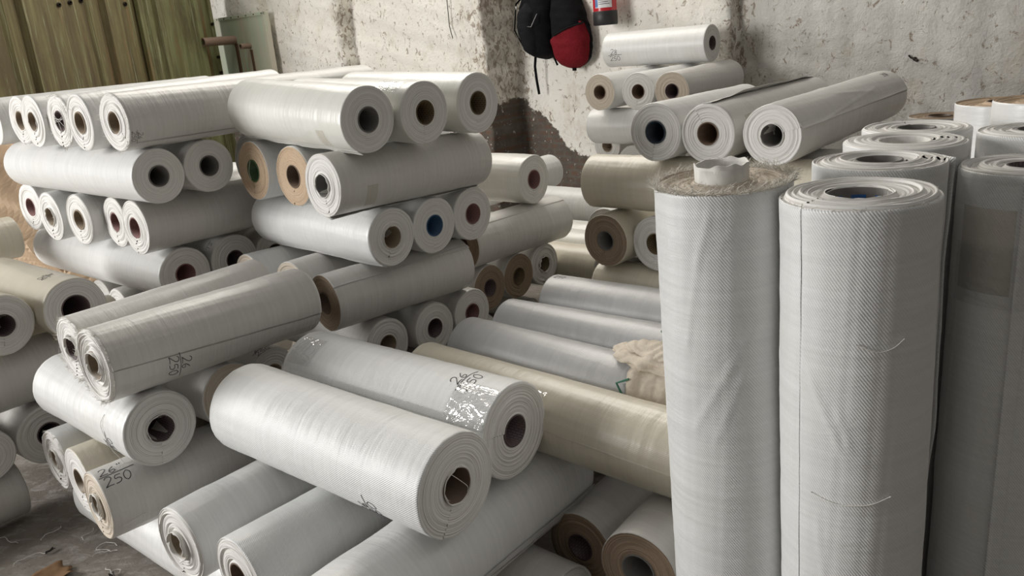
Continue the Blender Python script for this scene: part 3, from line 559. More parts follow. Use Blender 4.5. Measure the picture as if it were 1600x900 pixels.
# ============================================================ rolls
DATA = {
 'T1': ('A', -0.4719, 3.0812, 1.5144, -0.7940, 0.0552, 0.1238, 0.7989),
 'T2': ('A', -0.2753, 3.2440, 1.5085, -0.8057, 0.0383, 0.1216, 0.8070),
 'T3': ('A', -0.0733, 3.4887, 1.5082, -0.8228, 0.0347, 0.1254, 0.8008),
 'M1': ('B', -0.6815, 3.1116, 1.2815, 0.7962, -0.0261, 0.1215, 0.7869),
 'M2': ('B', -0.8526, 3.3775, 1.2876, 0.7763, -0.0203, 0.1256, 0.8000),
 'M3': ('B', -1.0674, 3.5670, 1.2989, 0.7991, -0.0258, 0.1266, 0.8000),
 'M4': ('B', -1.1690, 3.8996, 1.2884, 0.7185, 0.0029, 0.1369, 0.8000),
 'N1': ('A', -0.4648, 3.2463, 1.0279, -0.8084, 0.0211, 0.1218, 0.8632),
 'N2': ('A', -0.3042, 3.4199, 1.0220, -0.8036, 0.0275, 0.1204, 0.8793),
 'N3': ('A', -0.1448, 3.5983, 1.0207, -0.8137, 0.0100, 0.1201, 0.7499),
 'P1': ('B', -0.7675, 3.2156, 0.7841, 0.8614, -0.0026, 0.1217, 0.6991),
 'P2': ('B', -0.9503, 3.4316, 0.7928, 0.7490, -0.0148, 0.1241, 0.7153),
 'P3': ('B', -1.1893, 3.6281, 0.7950, 0.7956, -0.0183, 0.1236, 0.7500),
 'Q1': ('A', -0.5508, 3.3060, 0.5460, -0.8085, 0.0069, 0.1164, 0.7500),
 'Q2': ('A', -0.3587, 3.4641, 0.5483, -0.7901, 0.0022, 0.1129, 0.7495),
 'Q3': ('A', -0.1940, 3.6366, 0.5448, -0.8060, -0.0002, 0.1140, 0.7500),
 'R0': ('A', 0.1615, 4.2044, 1.0445, -0.8459, -0.0003, 0.1268, 0.8000),
 'S1': ('B', -0.2239, 3.9112, 0.8018, 0.7967, -0.0102, 0.1204, 0.6974),
 'U1': ('A', -0.1100, 3.9394, 0.5649, -0.8349, -0.0006, 0.1168, 0.7480),
 'U2': ('A', 0.0410, 4.1240, 0.5586, -0.8380, -0.0005, 0.1198, 0.7497),
 'U3': ('A', 0.1862, 4.3039, 0.5599, -0.8320, 0.0003, 0.1160, 0.7498),
 'R00': ('B', -0.1824, 5.3699, 0.7929, 0.7392, -0.0019, 0.1166, 0.8000),
 'V9': ('A', 0.9596, 5.0385, 0.6177, -0.8400, 0.0032, 0.1224, 0.9006),
 'r1': ('A', 1.4860, 5.7299, 1.5927, -0.8471, -0.0078, 0.1223, 0.8099),
 'r2': ('B', 0.6930, 5.5728, 1.3456, 0.7346, 0.0002, 0.1209, 0.8000),
 'r3': ('B', 0.9131, 5.3692, 1.3455, 0.7152, 0.0030, 0.1211, 0.8000),
 'r4': ('B', 1.0925, 5.1966, 1.3442, 0.7064, 0.0141, 0.1207, 0.7965),
 'W0': ('A', 1.3198, 5.2564, 1.1047, -0.8418, -0.0020, 0.1215, 0.8503),
 'r5': ('B', 0.6446, 3.4083, 1.3333, 0.7571, -0.0070, 0.1219, 0.7877),
 'r6': ('B', 0.8187, 3.2414, 1.3317, 0.7561, 0.0095, 0.1193, 0.9624),
 'r7': ('B', 1.0078, 3.0490, 1.3317, 0.7205, 0.0044, 0.1162, 1.2939),
 'W1': ('A', 1.3049, 3.0103, 1.0944, -0.8409, -0.0070, 0.1228, 1.1710),
 'W2': ('A', 1.6654, 3.0159, 1.0954, -0.8413, -0.0008, 0.1217, 0.9512),
 'X1': ('B', 0.4392, 3.5986, 0.8438, 0.7643, 0.0010, 0.1198, 0.8000),
 'X2': ('B', 0.6403, 3.4594, 0.8452, 0.7982, -0.0019, 0.1219, 0.8000),
 'X3': ('B', 0.6100, 5.6552, 0.5428, 0.7886, -0.0003, 0.1164, 0.8000),
 'Y1': ('A', 1.0390, 3.1939, 0.6001, -0.8422, 0.0019, 0.1223, 0.8001),
 'Z1': ('A', 0.9499, 2.8981, 0.6009, -0.8672, -0.0035, 0.1220, 0.9998),
 'Z2': ('A', 0.7354, 2.6063, 0.6007, -0.8662, -0.0029, 0.1220, 0.9996),
 'Z3': ('A', 0.5322, 2.3650, 0.5987, -0.8121, 0.0029, 0.1216, 0.9993),
 'Z4': ('A', 0.4782, 2.0178, 0.6034, -0.8359, 0.0160, 0.1225, 1.0994),
 'AA1': ('B', 0.1450, 2.2550, 0.1950, 0.7000, 0.0000, 0.1200, 0.8000),
 'AA2': ('B', 0.2726, 1.8841, 0.3640, 0.6681, 0.0060, 0.1168, 0.7963),
 'AA3': ('A', 0.0900, 2.0800, 0.1200, -0.8300, 0.0000, 0.1195, 0.8000),
 'F1': ('A', -0.1864, 1.8797, 0.6749, -0.8641, 0.0062, 0.1425, 0.9309),
 'F2': ('A', -0.0277, 2.1447, 0.6811, -0.8675, 0.0015, 0.1446, 0.9187),
 'G1': ('B', -0.5166, 1.7024, 0.3984, 0.6557, -0.0418, 0.1481, 1.0112),
 'G2': ('B', -0.8144, 1.9397, 0.4117, 0.7539, -0.0001, 0.1207, 0.7551),
 'G3': ('B', -1.0463, 2.1279, 0.4129, 0.6856, -0.0083, 0.1210, 0.9000),
 'G4': ('B', -1.4234, 2.4161, 0.4017, 0.7969, -0.0079, 0.1200, 0.9000),
 'G5': ('B', -1.5779, 2.6068, 0.3982, 0.7699, -0.0053, 0.1205, 0.9000),
 'G6': ('B', -1.7531, 2.7938, 0.3947, 0.7617, 0.0002, 0.1190, 0.9000),
 'H1': ('A', -0.5092, 1.9738, 0.1505, -0.8546, -0.0075, 0.1376, 1.6231),
 'K1': ('A', -1.1782, 2.4500, 0.6449, -0.8358, -0.0132, 0.1238, 0.7525),
 'K2': ('A', -1.0218, 2.6993, 0.6343, -0.9003, 0.0183, 0.1162, 0.7994),
 'K3': ('A', -0.9303, 2.9050, 0.6181, -0.8541, 0.0008, 0.1038, 0.8000),
 'J1': ('B', -1.3189, 2.4173, 0.8919, 0.7305, -0.0196, 0.1237, 0.7739),
 'J2': ('B', -1.5081, 2.6515, 0.8758, 0.7138, 0.0024, 0.1164, 0.7456),
 'LA': ('A', -1.7622, 3.1927, 0.8617, -0.8579, 0.0018, 0.1252, 0.8000),
 'LB': ('A', -1.9773, 3.0522, 0.8598, -0.9480, 0.0001, 0.1213, 0.8000),
 'LB2': ('B', -2.5816, 2.6478, 0.6046, 0.7695, 0.0040, 0.1313, 0.9008),
 'LC': ('A', -1.9673, 3.1352, 0.3489, -0.8752, -0.0017, 0.1275, 0.8000),
 'LD': ('A', -2.1049, 2.9251, 0.3653, -0.8565, 0.0032, 0.1080, 0.7989),
 'LE': ('B', -2.7427, 2.4354, 0.1237, 0.7206, 0.0117, 0.1237, 0.9034),
 'a1': ('B', -1.5450, 3.4195, 1.5615, 0.7019, -0.0000, 0.1191, 1.3502),
 'a2': ('B', -1.7581, 3.5735, 1.5637, 0.7256, 0.0166, 0.1209, 0.9739),
 'a3': ('B', -1.9283, 3.7435, 1.5682, 0.7253, 0.0015, 0.1196, 0.9000),
 'a4': ('B', -2.1222, 3.8838, 1.5691, 0.7193, 0.0042, 0.1190, 0.9000),
 'a5': ('B', -2.2784, 4.0653, 1.5691, 0.6917, -0.0013, 0.1183, 0.9000),
 'a6': ('B', -2.5693, 4.3337, 1.5579, 0.7416, 0.0002, 0.1177, 0.9000),
 'b1': ('A', -1.4289, 3.4579, 1.3265, -0.8578, 0.0087, 0.1160, 1.3528),
 'b2': ('A', -1.2875, 3.6688, 1.3248, -0.8321, 0.0122, 0.1186, 0.9638),
 'c1': ('B', -1.6416, 3.6063, 1.0891, 0.7336, -0.0117, 0.1218, 0.8998),
 'c2': ('B', -1.8141, 3.8004, 1.0865, 0.7379, -0.0013, 0.1198, 0.9000),
 'c3': ('B', -2.0375, 3.9123, 1.0928, 0.6767, -0.0001, 0.1247, 0.9000),
 'c4': ('B', -2.2530, 4.0668, 1.0939, 0.6952, 0.0052, 0.1238, 0.8990),
 'c5': ('B', -2.5073, 4.3607, 1.1056, 0.6513, -0.0199, 0.1246, 0.9000),
 'd1': ('A', -1.4964, 3.6861, 0.8381, -0.8560, 0.0046, 0.1269, 1.4107),
 'd2': ('A', -1.3247, 3.8832, 0.8367, -0.8646, 0.0147, 0.1246, 1.1685),
 'd3': ('A', -1.1825, 4.0708, 0.8142, -0.8355, 0.0119, 0.1122, 0.8500),
 'sA': ('S', 0.4500, 1.6703, 1.4502, 0.0266, 0.0102, 0.1414, 1.4502),
 'sB': ('S', 0.6477, 1.4717, 1.4415, 0.0172, 0.0021, 0.1381, 1.4415),
 'sC': ('S', 0.8395, 1.8132, 1.4376, 0.0004, 0.0015, 0.1396, 1.4376),
 'sD': ('S', 1.0065, 2.0396, 1.4374, 0.0038, 0.0141, 0.1414, 1.4374),
 'sE': ('S', 1.1579, 2.2852, 1.4297, 0.0031, 0.0096, 0.1401, 1.4297),
 'sF': ('S', 2.1150, 3.9528, 1.2241, 0.0000, 0.0000, 0.1404, 1.2241),
 'sG': ('S', 1.5746, 2.5608, 1.4448, 0.0002, 0.0004, 0.1405, 1.4448),
 'sG2': ('S', 1.5259, 2.2846, 1.4779, 0.0000, 0.0000, 0.1401, 1.4779),
 'sH': ('S', 1.9392, 3.0408, 1.3483, 0.0001, 0.0003, 0.1404, 1.3483),
 'sI': ('S', 1.3565, 2.0498, 1.4344, 0.0009, 0.0028, 0.1435, 1.4344),
 'sJ': ('S', 1.1860, 1.8222, 1.3933, -0.0022, -0.0032, 0.1410, 1.3933),
 'X4': ('B', 0.4910, 3.9895, 0.7854, 0.7409, 0.0001, 0.1207, 0.8000),
 'Y2': ('A', 0.5224, 4.3093, 0.5032, -0.8490, -0.0007, 0.1179, 1.0800),
 'Y3': ('A', 0.5449, 4.6024, 0.5146, -0.8442, -0.0005, 0.1186, 1.0799),
 'Y4': ('A', 0.5680, 4.8940, 0.5018, -0.8390, -0.0006, 0.1198, 1.0800),
 'V1': ('B', 0.7757, 5.9629, 0.9339, 0.7952, -0.0002, 0.1157, 0.8000),
 'V2': ('B', 0.8885, 5.5268, 0.8624, 0.7394, -0.0006, 0.1204, 0.8000),
 'e1': ('B', -2.1700, 4.2069, 0.5924, 0.7375, -0.0040, 0.1224, 0.8000),
 'e2': ('B', -1.9987, 4.0185, 0.5894, 0.7438, -0.0023, 0.1215, 0.8000),
 't1': ('B', -2.8270, 3.8235, 0.5144, 0.7370, -0.0045, 0.1206, 0.8015),
 't2': ('B', -2.4629, 3.2079, 0.6140, 0.7509, 0.0083, 0.1212, 0.7997),
 't3': ('B', -3.2270, 3.7063, 0.9507, 0.6637, -0.0077, 0.1138, 0.9044),
 'h0': ('B', 1.2186, 2.8789, 0.8535, 0.7394, 0.0000, 0.1185, 0.8000),
 'h1': ('B', 0.8286, 3.2276, 0.8531, 0.7394, 0.0000, 0.1185, 0.8000),
 'h2': ('A', 1.5828, 5.1752, 0.6219, -0.8422, 0.0000, 0.1185, 0.8000),
 'h3': ('A', 1.7985, 5.4116, 0.6317, -0.8422, 0.0000, 0.1085, 0.8000),
 'h4': ('A', 1.7618, 3.2519, 0.6150, -0.8422, 0.0000, 0.1185, 0.8000),
 'h5': ('A', 1.7120, 2.9747, 0.6350, -0.8422, 0.0000, 0.0985, 0.8000),
 'h6': ('A', 1.4080, 4.0290, 0.5448, -0.8422, 0.0000, 0.1185, 0.8000),
 'h7': ('B', 1.0574, 2.5537, 0.4165, 0.7394, 0.0000, 0.1185, 0.8000),
 'h8': ('B', 1.0967, 4.9389, 0.3834, 0.7394, 0.0000, 0.1185, 0.8000),
 'h9': ('B', 0.8358, 5.3057, 0.3834, 0.7394, 0.0000, 0.1185, 0.8000),
 'h10': ('B', 1.1938, 3.2227, 0.3765, 0.7394, 0.0000, 0.1185, 0.8000),
 'h11': ('A', -1.7280, 3.4092, 0.3781, -0.8422, 0.0000, 0.1185, 0.8000),
 'h12': ('B', 0.6582, 2.9489, 0.3880, 0.7394, 0.0000, 0.0885, 0.8000),
 'h13': ('B', 0.0704, 3.1200, 0.3561, 0.7394, 0.0000, 0.1185, 0.8000),
 'h14': ('A', -1.4759, 3.8556, 0.3492, -0.8422, 0.0000, 0.1185, 0.8000),
 'h15': ('A', -1.4411, 4.4143, 0.3474, -0.8422, 0.0000, 0.1185, 0.8000),
 'h16': ('B', -0.7974, 4.2059, 0.3185, 0.7394, 0.0000, 0.1185, 0.8000),
 'h17': ('B', -0.6940, 3.3743, 0.3158, 0.7394, 0.0000, 0.1185, 0.8000),
 'h18': ('B', 0.9892, 3.8666, 0.3063, 0.7394, 0.0000, 0.1185, 0.8000),
 'h19': ('B', 0.6609, 4.1595, 0.3163, 0.7394, 0.0000, 0.1085, 0.8000),
 'h20': ('A', 0.8638, 5.6963, 0.3063, -0.8422, 0.0000, 0.1185, 0.8000),
 'h21': ('A', 1.1759, 6.0064, 0.3062, -0.8422, 0.0000, 0.1185, 0.8000),
 'h22': ('B', -0.6196, 4.7678, 0.2755, 0.7394, 0.0000, 0.1185, 0.8000),
 'h23': ('A', -2.5805, 3.8720, 0.2828, -0.8422, 0.0000, 0.1085, 0.8000),
 'h24': ('A', -2.0977, 4.0320, 0.2708, -0.8422, 0.0000, 0.1185, 0.8000),
 'h25': ('A', 0.4290, 3.0680, 0.1188, -0.8422, 0.0000, 0.1173, 0.8000),
 'h26': ('A', 0.8002, 3.3265, 0.1188, -0.8422, 0.0000, 0.1173, 0.8000),
 'h27': ('B', -1.8946, 3.6932, 0.1153, 0.7394, 0.0000, 0.1138, 0.8000),
 'h28': ('B', -1.9871, 4.2448, 0.1153, 0.7394, 0.0000, 0.1138, 0.8000),
 'h29': ('A', -0.3642, 4.0874, 0.1000, -0.8422, 0.0000, 0.0985, 0.8000),
 'h30': ('A', 0.1934, 4.1794, 0.1000, -0.8422, 0.0000, 0.0985, 0.8000),
 'h31': ('A', 1.0195, 4.1076, 0.1039, -0.8422, 0.0000, 0.1024, 0.8000),
 'h32': ('A', 1.3160, 4.4327, 0.1039, -0.8422, 0.0000, 0.1024, 0.8000),
 'h33': ('A', -0.2608, 3.2557, 0.0987, -0.8422, 0.0000, 0.0972, 0.8000),
 'h34': ('A', -0.3871, 3.6365, 0.0987, -0.8422, 0.0000, 0.0972, 0.8000),
 'h35': ('B', 0.4450, 5.5339, 0.0939, 0.7394, 0.0000, 0.0924, 0.8000),
 'h36': ('B', 0.1167, 5.8269, 0.0939, 0.7394, 0.0000, 0.0924, 0.8000),
 'h37': ('A', 1.5572, 3.8958, 0.0939, -0.8422, 0.0000, 0.0924, 0.8000),
 'h38': ('B', -3.0666, 3.6357, 0.0872, 0.7394, 0.0000, 0.0857, 0.8000),
 'h39': ('B', -3.3275, 4.0025, 0.0872, 0.7394, 0.0000, 0.0857, 0.8000),
 'h40': ('A', -0.4475, 4.8823, 0.0785, -0.8422, 0.0000, 0.0770, 0.8000),
 'h41': ('A', 0.1102, 4.9744, 0.0785, -0.8422, 0.0000, 0.0770, 0.8000),
}
# key: side, cap, core, detail, label, options
W = 'white'
SPEC = {
 'T1': ('film', W, 'grey', 2, 'glossy white fabric roll, nearest of three lying on top of the middle stack', dict(amp=.0012, seam=(-74, 0), wild=.6, creases=((.2, -10, .27, -34, .0025), (.7, -40, .66, -60, .0015)))),
 'T2': ('film', W, 'gold', 2, 'white roll with gold printed core, middle of the three on top of the middle stack', dict(amp=.003, wild=.6)),
 'T3': ('film', W, 'gold', 2, 'white roll nearest the wall on top of the middle stack', dict(amp=.0018, wild=.6)),
 'M1': ('dull', W, 'grey', 2, 'long greyish roll with stained side directly under the three top rolls of the middle stack', dict(amp=.0045, seam=(-102, 0))),
 'M2': (W, 'brown', 'brown', 2, 'roll with brown cardboard coloured end just left of the stained grey roll', dict(amp=.003)),
 'M3': (W, 'brown', 'green', 2, 'roll with brown end and green core, left one of two brown ended rolls', dict(amp=.003)),
 'M4': ('dull', W, 'grey', 1, 'grey roll almost hidden behind the brown ended roll with green core', {}),
 'N1': (W, W, 'tan', 2, 'bluish white roll under the brown ended rolls, its end with a torn core facing right', dict(amp=.0035, seam=(-70, 0))),
 'N2': (W, W, 'blue', 2, 'white roll with bright blue core, second layer of the middle stack', dict(amp=.0015)),
 'N3': (W, W, 'red', 2, 'white roll with red core just right of the blue cored roll', dict(amp=.0015)),
 'P1': ('dull', 'dark', 'brown', 2, 'long grey roll with dark shaded near end, lying across under the blue cored roll', dict(seam=(139, -10))),  # shade on the near end is put into its dark end colour
 'P2': ('dull', 'beige', 'tan', 2, 'roll with tan end and hollow core tucked behind the long grey roll, left of it', {}),
 'P3': (W, 'beige', 'tan', 1, 'roll with thin beige end, leftmost under the bluish white roll of the middle stack', {}),
 'Q1': ('dull', W, 'tan', 2, 'white roll end low in the middle stack, leftmost of three in its row', dict(amp=.004)),
 'Q2': ('dull', W, 'dark', 2, 'white roll end with dark printed core, middle of three low in the middle stack', dict(amp=.003)),
 'Q3': ('dull', W, 'red', 2, 'white roll end with dark red core, right of three low in the middle stack', dict(amp=.003)),
 'R0': ('film', W, 'red', 2, 'shiny yellowish film wrapped roll with red core behind the middle stack', dict(amp=.002)),
 'S1': ('dull', 'dark', 'brown', 2, 'long grey roll with a seam on top, under the yellowish film wrapped roll', dict(seam=(128, -5))),  # near end lies in shade, painted by the darker end colour
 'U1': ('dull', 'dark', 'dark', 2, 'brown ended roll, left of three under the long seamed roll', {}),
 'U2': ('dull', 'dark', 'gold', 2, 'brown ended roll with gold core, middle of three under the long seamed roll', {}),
 'U3': ('dull', W, 'gold', 2, 'white ended roll with ragged core, right of three under the long seamed roll', dict(amp=.006)),
 'R00': (W, W, 'tan', 1, 'short pale roll end poking out behind the yellowish film wrapped roll', {}),
 'V9': (W, W, 'tan', 1, 'sunlit pale roll seen in the gap below the broken plaster', {}),
 'r1': (W, W, 'dark', 2, 'single white roll on the very top of the stack below the extinguisher', dict(amp=.001, wild=.7)),
 'r2': (W, 'beige', 'brown', 2, 'small beige ended roll, left of three below the topmost roll by the wall', dict(amp=.0012)),
 'r3': (W, W, 'brown', 2, 'white ended roll, middle of three below the topmost roll by the wall', dict(amp=.003)),
 'r4': ('dull', 'beige', 'dark', 2, 'beige ended roll with dark core, right of three below the topmost roll by the wall', dict(amp=.002)),
 'W0': (W, W, 'tan', 1, 'white roll lying across under the small beige ended roll by the wall', {}),
 'r5': (W, W, 'navy', 2, 'big roll with dark blue core, left of the three long rolls before the right wall', dict(amp=.004)),
 'r6': ('dull', W, 'brown', 2, 'big roll with brown core and loose flap, middle of three before the right wall', dict(amp=.004, seam=(60, 20))),
 'r7': ('dull', W, 'grey', 2, 'longest grey roll of the three before the right wall, its wrap creased', dict(amp=.004, seam=(165, 5), creases=((.1, 172, .9, 140, .0035), (.45, 120, .9, 150, .0022), (.3, 110, .36, 150, .002)))),
 'W1': ('cream', W, 'tan', 2, 'cream roll lying across below the big roll with dark blue core', {}),
 'W2': ('dull', W, 'tan', 1, 'grey roll mostly hidden behind the standing rolls, under the longest grey roll', {}),
 'X1': ('cream', 'dark', 'grey', 2, 'roll with a dark brown round end below the cream roll', {}),
 'X2': (W, W, 'gold', 2, 'white ended roll partly hidden by the nearest frayed standing roll', {}),
 'X3': (W, W, 'red', 1, 'distant roll with red core seen left of the dark brown ended roll', {}),
 'X4': (W, W, 'tan', 1, 'pale roll whose rim shows just behind the dark brown ended roll', {}),
 'Y1': ('cream', W, 'tan', 2, 'cream roll in shadow beneath the dark brown ended roll', {}),
 'Y2': ('cream', W, 'tan', 1, 'glossy cream roll in the gap between the stacks, nearest of the row', {}),
 'Y3': ('film', W, 'tan', 1, 'glossy cream roll in the gap between the stacks, middle of the row', {}),
 'Y4': ('film', W, 'tan', 1, 'glossy pale roll in the gap between the stacks, farthest of the row', {}),
 'Z1': ('grey', W, 'tan', 2, 'silvery grey roll, farthest of four side by side in the centre', dict(wild=.7)),
 'Z2': ('grey', W, 'tan', 2, 'silvery grey roll, second farthest of four side by side in the centre', dict(wild=.7)),
 'Z3': ('grey', W, 'tan', 3, 'silvery roll under the beige cloth, next to the long cream one', dict(wild=.7)),
 'Z4': ('cream', W, 'tan', 3, 'long cream roll with a seam, nearest of four side by side in the centre', dict(seam=(2, 12))),
 'AA1': ('dull', 'dark', 'dark', 2, 'roll with dark torn end under the long cream roll, left of the brown end', {}),
 'AA2': ('dull', 'dark', 'grey', 3, 'roll with wide brown end beneath the long cream roll and beside the standing one', dict(rc=.05)),
 'AA3': ('dull', W, 'tan', 2, 'roll with a ragged white end at the bottom edge, lowest in the front heap', dict(amp=.009)),
 'F1': ('twill', W, 'brown', 3, 'large ribbed white roll in front, foremost of two on top of the front heap', dict(amp=.003, rc=.051, seam=(-60, 0), creases=((.46, 92, .50, 40, .0012), (.52, 80, .57, 30, .001), (.2, 60, .23, 10, .0008)))),
 'F2': ('twill', W, 'dark', 3, 'large film wrapped white roll marked in ink, right behind the foremost ribbed roll', dict(amp=.003, rc=.048, seam=(12, 0))),
 'G1': (W, W, 'tan', 3, 'long white roll crossing under both large ribbed rolls toward the bottom edge', dict(seam=(-168, 30))),
 'G2': ('twill', W, 'brown', 3, 'white roll at the bottom edge, second of those lying under the foremost ribbed roll', dict(amp=.006)),
 'G3': (W, W, 'tan', 3, 'white roll with thick layered end and torn core at the bottom left of the heap', dict(amp=.008)),
 'G4': ('dull', 'beige', 'tan', 3, 'roll with brown end marked 26 over 250, above the floor at lower left', dict(amp=.003)),
 'G5': ('cream', W, 'tan', 2, 'cream white ended roll between the brown marked roll and the crumpled ended one', dict(amp=.003)),
 'G6': (W, W, 'tan', 2, 'white roll with a crumpled end, left in the lower row above the floor', dict(amp=.009)),
 'H1': (W, W, 'tan', 2, 'white roll lying lowest on the floor under the brown marked roll', {}),
 'K1': (W, W, 'dark', 3, 'bluish white roll with a torn dark core, lying across the lower left heap', dict(amp=.004)),
 'K2': ('dull', 'beige', 'tan', 2, 'roll in shadow tucked behind the foremost large ribbed roll', {}),
 'K3': ('dull', W, 'tan', 2, 'roll in shadow marked in ink under the long satin grey roll', {}),
 'J1': ('dull', W, 'tan', 3, 'satin grey roll with frayed end and inked 26 over 250 on its side', dict(amp=.008, seam=(178, 20))),
 'J2': ('dull', W, 'dark', 2, 'satin roll with frayed end just behind the inked satin grey one', dict(amp=.007)),
 'LA': ('cream', W, 'dark', 2, 'sunlit cream roll with wide grey end at the left, above the frayed satin rolls', dict(amp=.0015, rc=.056)),
 'LB': ('cream', W, 'dark', 2, 'cream roll end with ringed dark core cut by the left edge', dict(amp=.004)),
 'LB2': ('dull', W, 'tan', 2, 'grey roll in shadow crossing under two cream roll ends at the left edge', {}),
 'LC': ('dull', W, 'dark', 2, 'grey roll end with torn core in shadow at lower left', dict(amp=.004)),
 'LD': ('dull', W, 'dark', 2, 'small white roll end cut by the left edge at lower left', dict(amp=.004)),
 'LE': ('dull', W, 'tan', 2, 'grey roll lying on the floor at the left edge, lowest there', {}),
 'a1': ('dull', W, 'tan', 2, 'longest roll of the back left top row, right end of the row of ends', dict(amp=.006, seam=(-135, 5), creases=((.05, -150, .9, -141, .0014), (.1, 178, .8, -178, .0012), (.2, -165, 1.0, -158, .0012), (.15, 170, .7, 166, .001)))),
 'a2': (W, W, 'tan', 2, 'second roll from the right in the back left top row of ends', dict(amp=.005)),
 'a3': (W, W, 'dark', 2, 'roll with loose threads over its core in the back left top row', dict(amp=.007)),
 'a4': (W, W, 'tan', 2, 'roll end left of the thready one in the back left top row', dict(amp=.005)),
 'a5': (W, W, 'tan', 2, 'roll end half covered by its neighbour, far left in the back left top row', dict(amp=.004)),
 'a6': (W, W, 'tan', 1, 'roll end cut by the left edge in the back left top row', {}),
 'b1': (W, W, 'grey', 2, 'wide sunlit white roll lying across under the back left top row', dict(amp=.001, wild=.6)),
 'b2': ('dull', W, 'grey', 2, 'grey roll end right of the wide sunlit roll under the back left top row', dict(amp=.001)),
 'c1': ('dull', W, 'red', 2, 'long grey roll with red core, rightmost of five ends at back left', dict(amp=.006)),
 'c2': ('dull', W, 'red', 2, 'roll end with red core squeezed left of the long grey red cored roll', dict(amp=.006)),
 'c3': (W, W, 'tan', 2, 'middle of five ends in the third back left row', dict(amp=.006)),
 'c4': (W, W, 'tan', 2, 'second from the left of five ends in the third back left row', dict(amp=.006)),
 'c5': (W, W, 'red', 2, 'leftmost of five ends in the third back left row, beside the kraft paper', dict(amp=.004)),
 'd1': (W, W, 'red', 2, 'white roll with red core lying across under the five ends at the back left', dict(amp=.004)),
 'd2': ('dull', W, 'dark', 2, 'grey roll end right of the red cored roll under the five ends', dict(amp=.004)),
 'd3': ('dull', W, 'dark', 1, 'roll end with spiral layers tucked behind, right under the back left stack', dict(amp=.006)),
 'e1': ('dull', W, 'tan', 1, 'grey roll in shadow low behind the sunlit cream roll, left of two', {}),
 'e2': ('dull', W, 'tan', 1, 'grey roll in shadow low behind the sunlit cream roll, right of two', {}),
 't1': ('dull', 'beige', 'tan', 1, 'small pale roll rim showing beside the grey end of the sunlit cream roll', {}),
 't2': ('cream', 'beige', 'tan', 1, 'yellowish roll rim between the sunlit cream roll and the frayed satin roll', {}),
 't3': ('cream', W, 'tan', 2, 'bright cream roll rim at the left edge below the kraft paper', {}),
 'sA': ('twill', 'beige', 'white', 3, 'upright white roll with badly frayed top and raised core, left of the standing rolls', dict(amp=.008, dish=.004, proud=.030, rc=.054, creases=((.02, 114, .17, 130, .0022), (.16, 129, .34, 140, .0018), (.24, 68, .33, 96, .0024), (.32, 94, .52, 138, .0024), (.34, 86, .55, 120, .0016), (.05, 95, .12, 112, .0012)))),
 'sB': ('twill', W, 'grey', 3, 'upright white roll in front with blue label inside its core', dict(amp=.008, rc=.058, seam=(156, 1), step=.0008, creases=((.30, 150, .48, 117, .0022), (.36, 126, .47, 113, .0016), (.6, 140, .9, 128, .0012)), dish=-.004)),
 'sC': ('twill', W, 'grey', 3, 'upright roll right behind the front one with the blue label', dict(amp=.007, rc=.05, seam=(18, 0))),
 'sD': (W, W, 'white', 2, 'upright roll with a wide pale cone shaped opening, third in the standing column', dict(amp=.005, rc=.062, dish=-.006, seam=(18, 0))),
 'sE': (W, W, 'grey', 2, 'upright roll fourth in the standing column', dict(amp=.006, rc=.05)),
 'sF': ('dull', 'dark', 'brown', 2, 'shorter brown topped upright roll at the back of the standing column', dict(dish=.006)),
 'sG': (W, 'brown', 'brown', 2, 'upright roll with a sunken brown top near the right wall', dict(amp=.003, dish=.012)),
 'sG2': (W, 'brown', 'brown', 2, 'upright brown topped roll at the right edge, farthest back there', dict(amp=.003, dish=.01)),
 'sH': (W, 'brown', 'tan', 2, 'upright roll with raised brown core tube beside the sunken brown top', dict(amp=.003, dish=.014, proud=.02, rc=.045)),
 'sI': ('twill', W, 'grey', 2, 'upright white roll at the right edge behind the plastic wrapped one', dict(amp=.005)),
 'sJ': ('twill', W, 'dark', 3, 'upright roll wrapped in plastic and tape at the right edge', dict(amp=.006, rc=.045, seam=(125, -5))),
}
RL = {}
for key, (fam, x, y, z, p3, p4, R, L) in DATA.items():
    if key in SPEC:
        side, cap, core, lod, lab, opt = SPEC[key]
    else:
        side, cap, core, lod, lab, opt = 'dull', W, 'tan', 0, 'dull white fabric roll buried low inside the stacks, barely visible', dict(amp=.002)
    if key in ('V1', 'V2'):
        L = .5; lod = 1; lab = 'pale roll end under the white roll by the wall, ' + ('left of two' if key == 'V1' else 'right of two')
    rl = make_roll(key, fam, (x, y, z), p3, p4, R, L, side, cap, core, lod, **opt); RL[key] = rl
    tag(rl['e'], lab, 'fabric roll', 'standing fabric rolls' if fam == 'S' else ('buried fabric rolls' if key[0] == 'h' else 'stacked fabric rolls'))

# ---- handwriting
mark(RL['J1'], .213, math.radians(-157), PI / 2, .032, ['26', '250'])
mark(RL['G4'], .062, math.radians(112), PI, .036, ['26"', '250'], wdt=.0028)
mark(RL['F2'], .150, math.radians(80), PI / 2, .036, ['26', '250'], wdt=.0028)
mark(RL['F1'], .215, math.radians(-32), PI / 2, .034, ['26', '250'], wdt=.0026)
mark(RL['K1'], .134, math.radians(-20), PI / 2, .031, ['26', '250'])
mark(RL['r1'], .705, math.radians(-16), 0, .036, ['28', '250'], wdt=.003)
mark(RL['LA'], .16, math.radians(80), 0, .024, ['26', '250'], wdt=.0018)
mark(RL['K3'], .03, math.radians(80), PI / 2, .026, ['26', '250'])
mark(RL['M3'], .08, math.radians(88), PI / 2, .022, ['250'], bar=False)
mark(RL['d2'], .07, math.radians(45), PI / 2, .024, ['3', '12'])
mark(RL['r7'], 1.17, math.radians(112), PI, .026, ['250'], bar=False)
mark(RL['a1'], .03, math.radians(-150), PI / 2, .02, ['26', '250'], wdt=.0016)
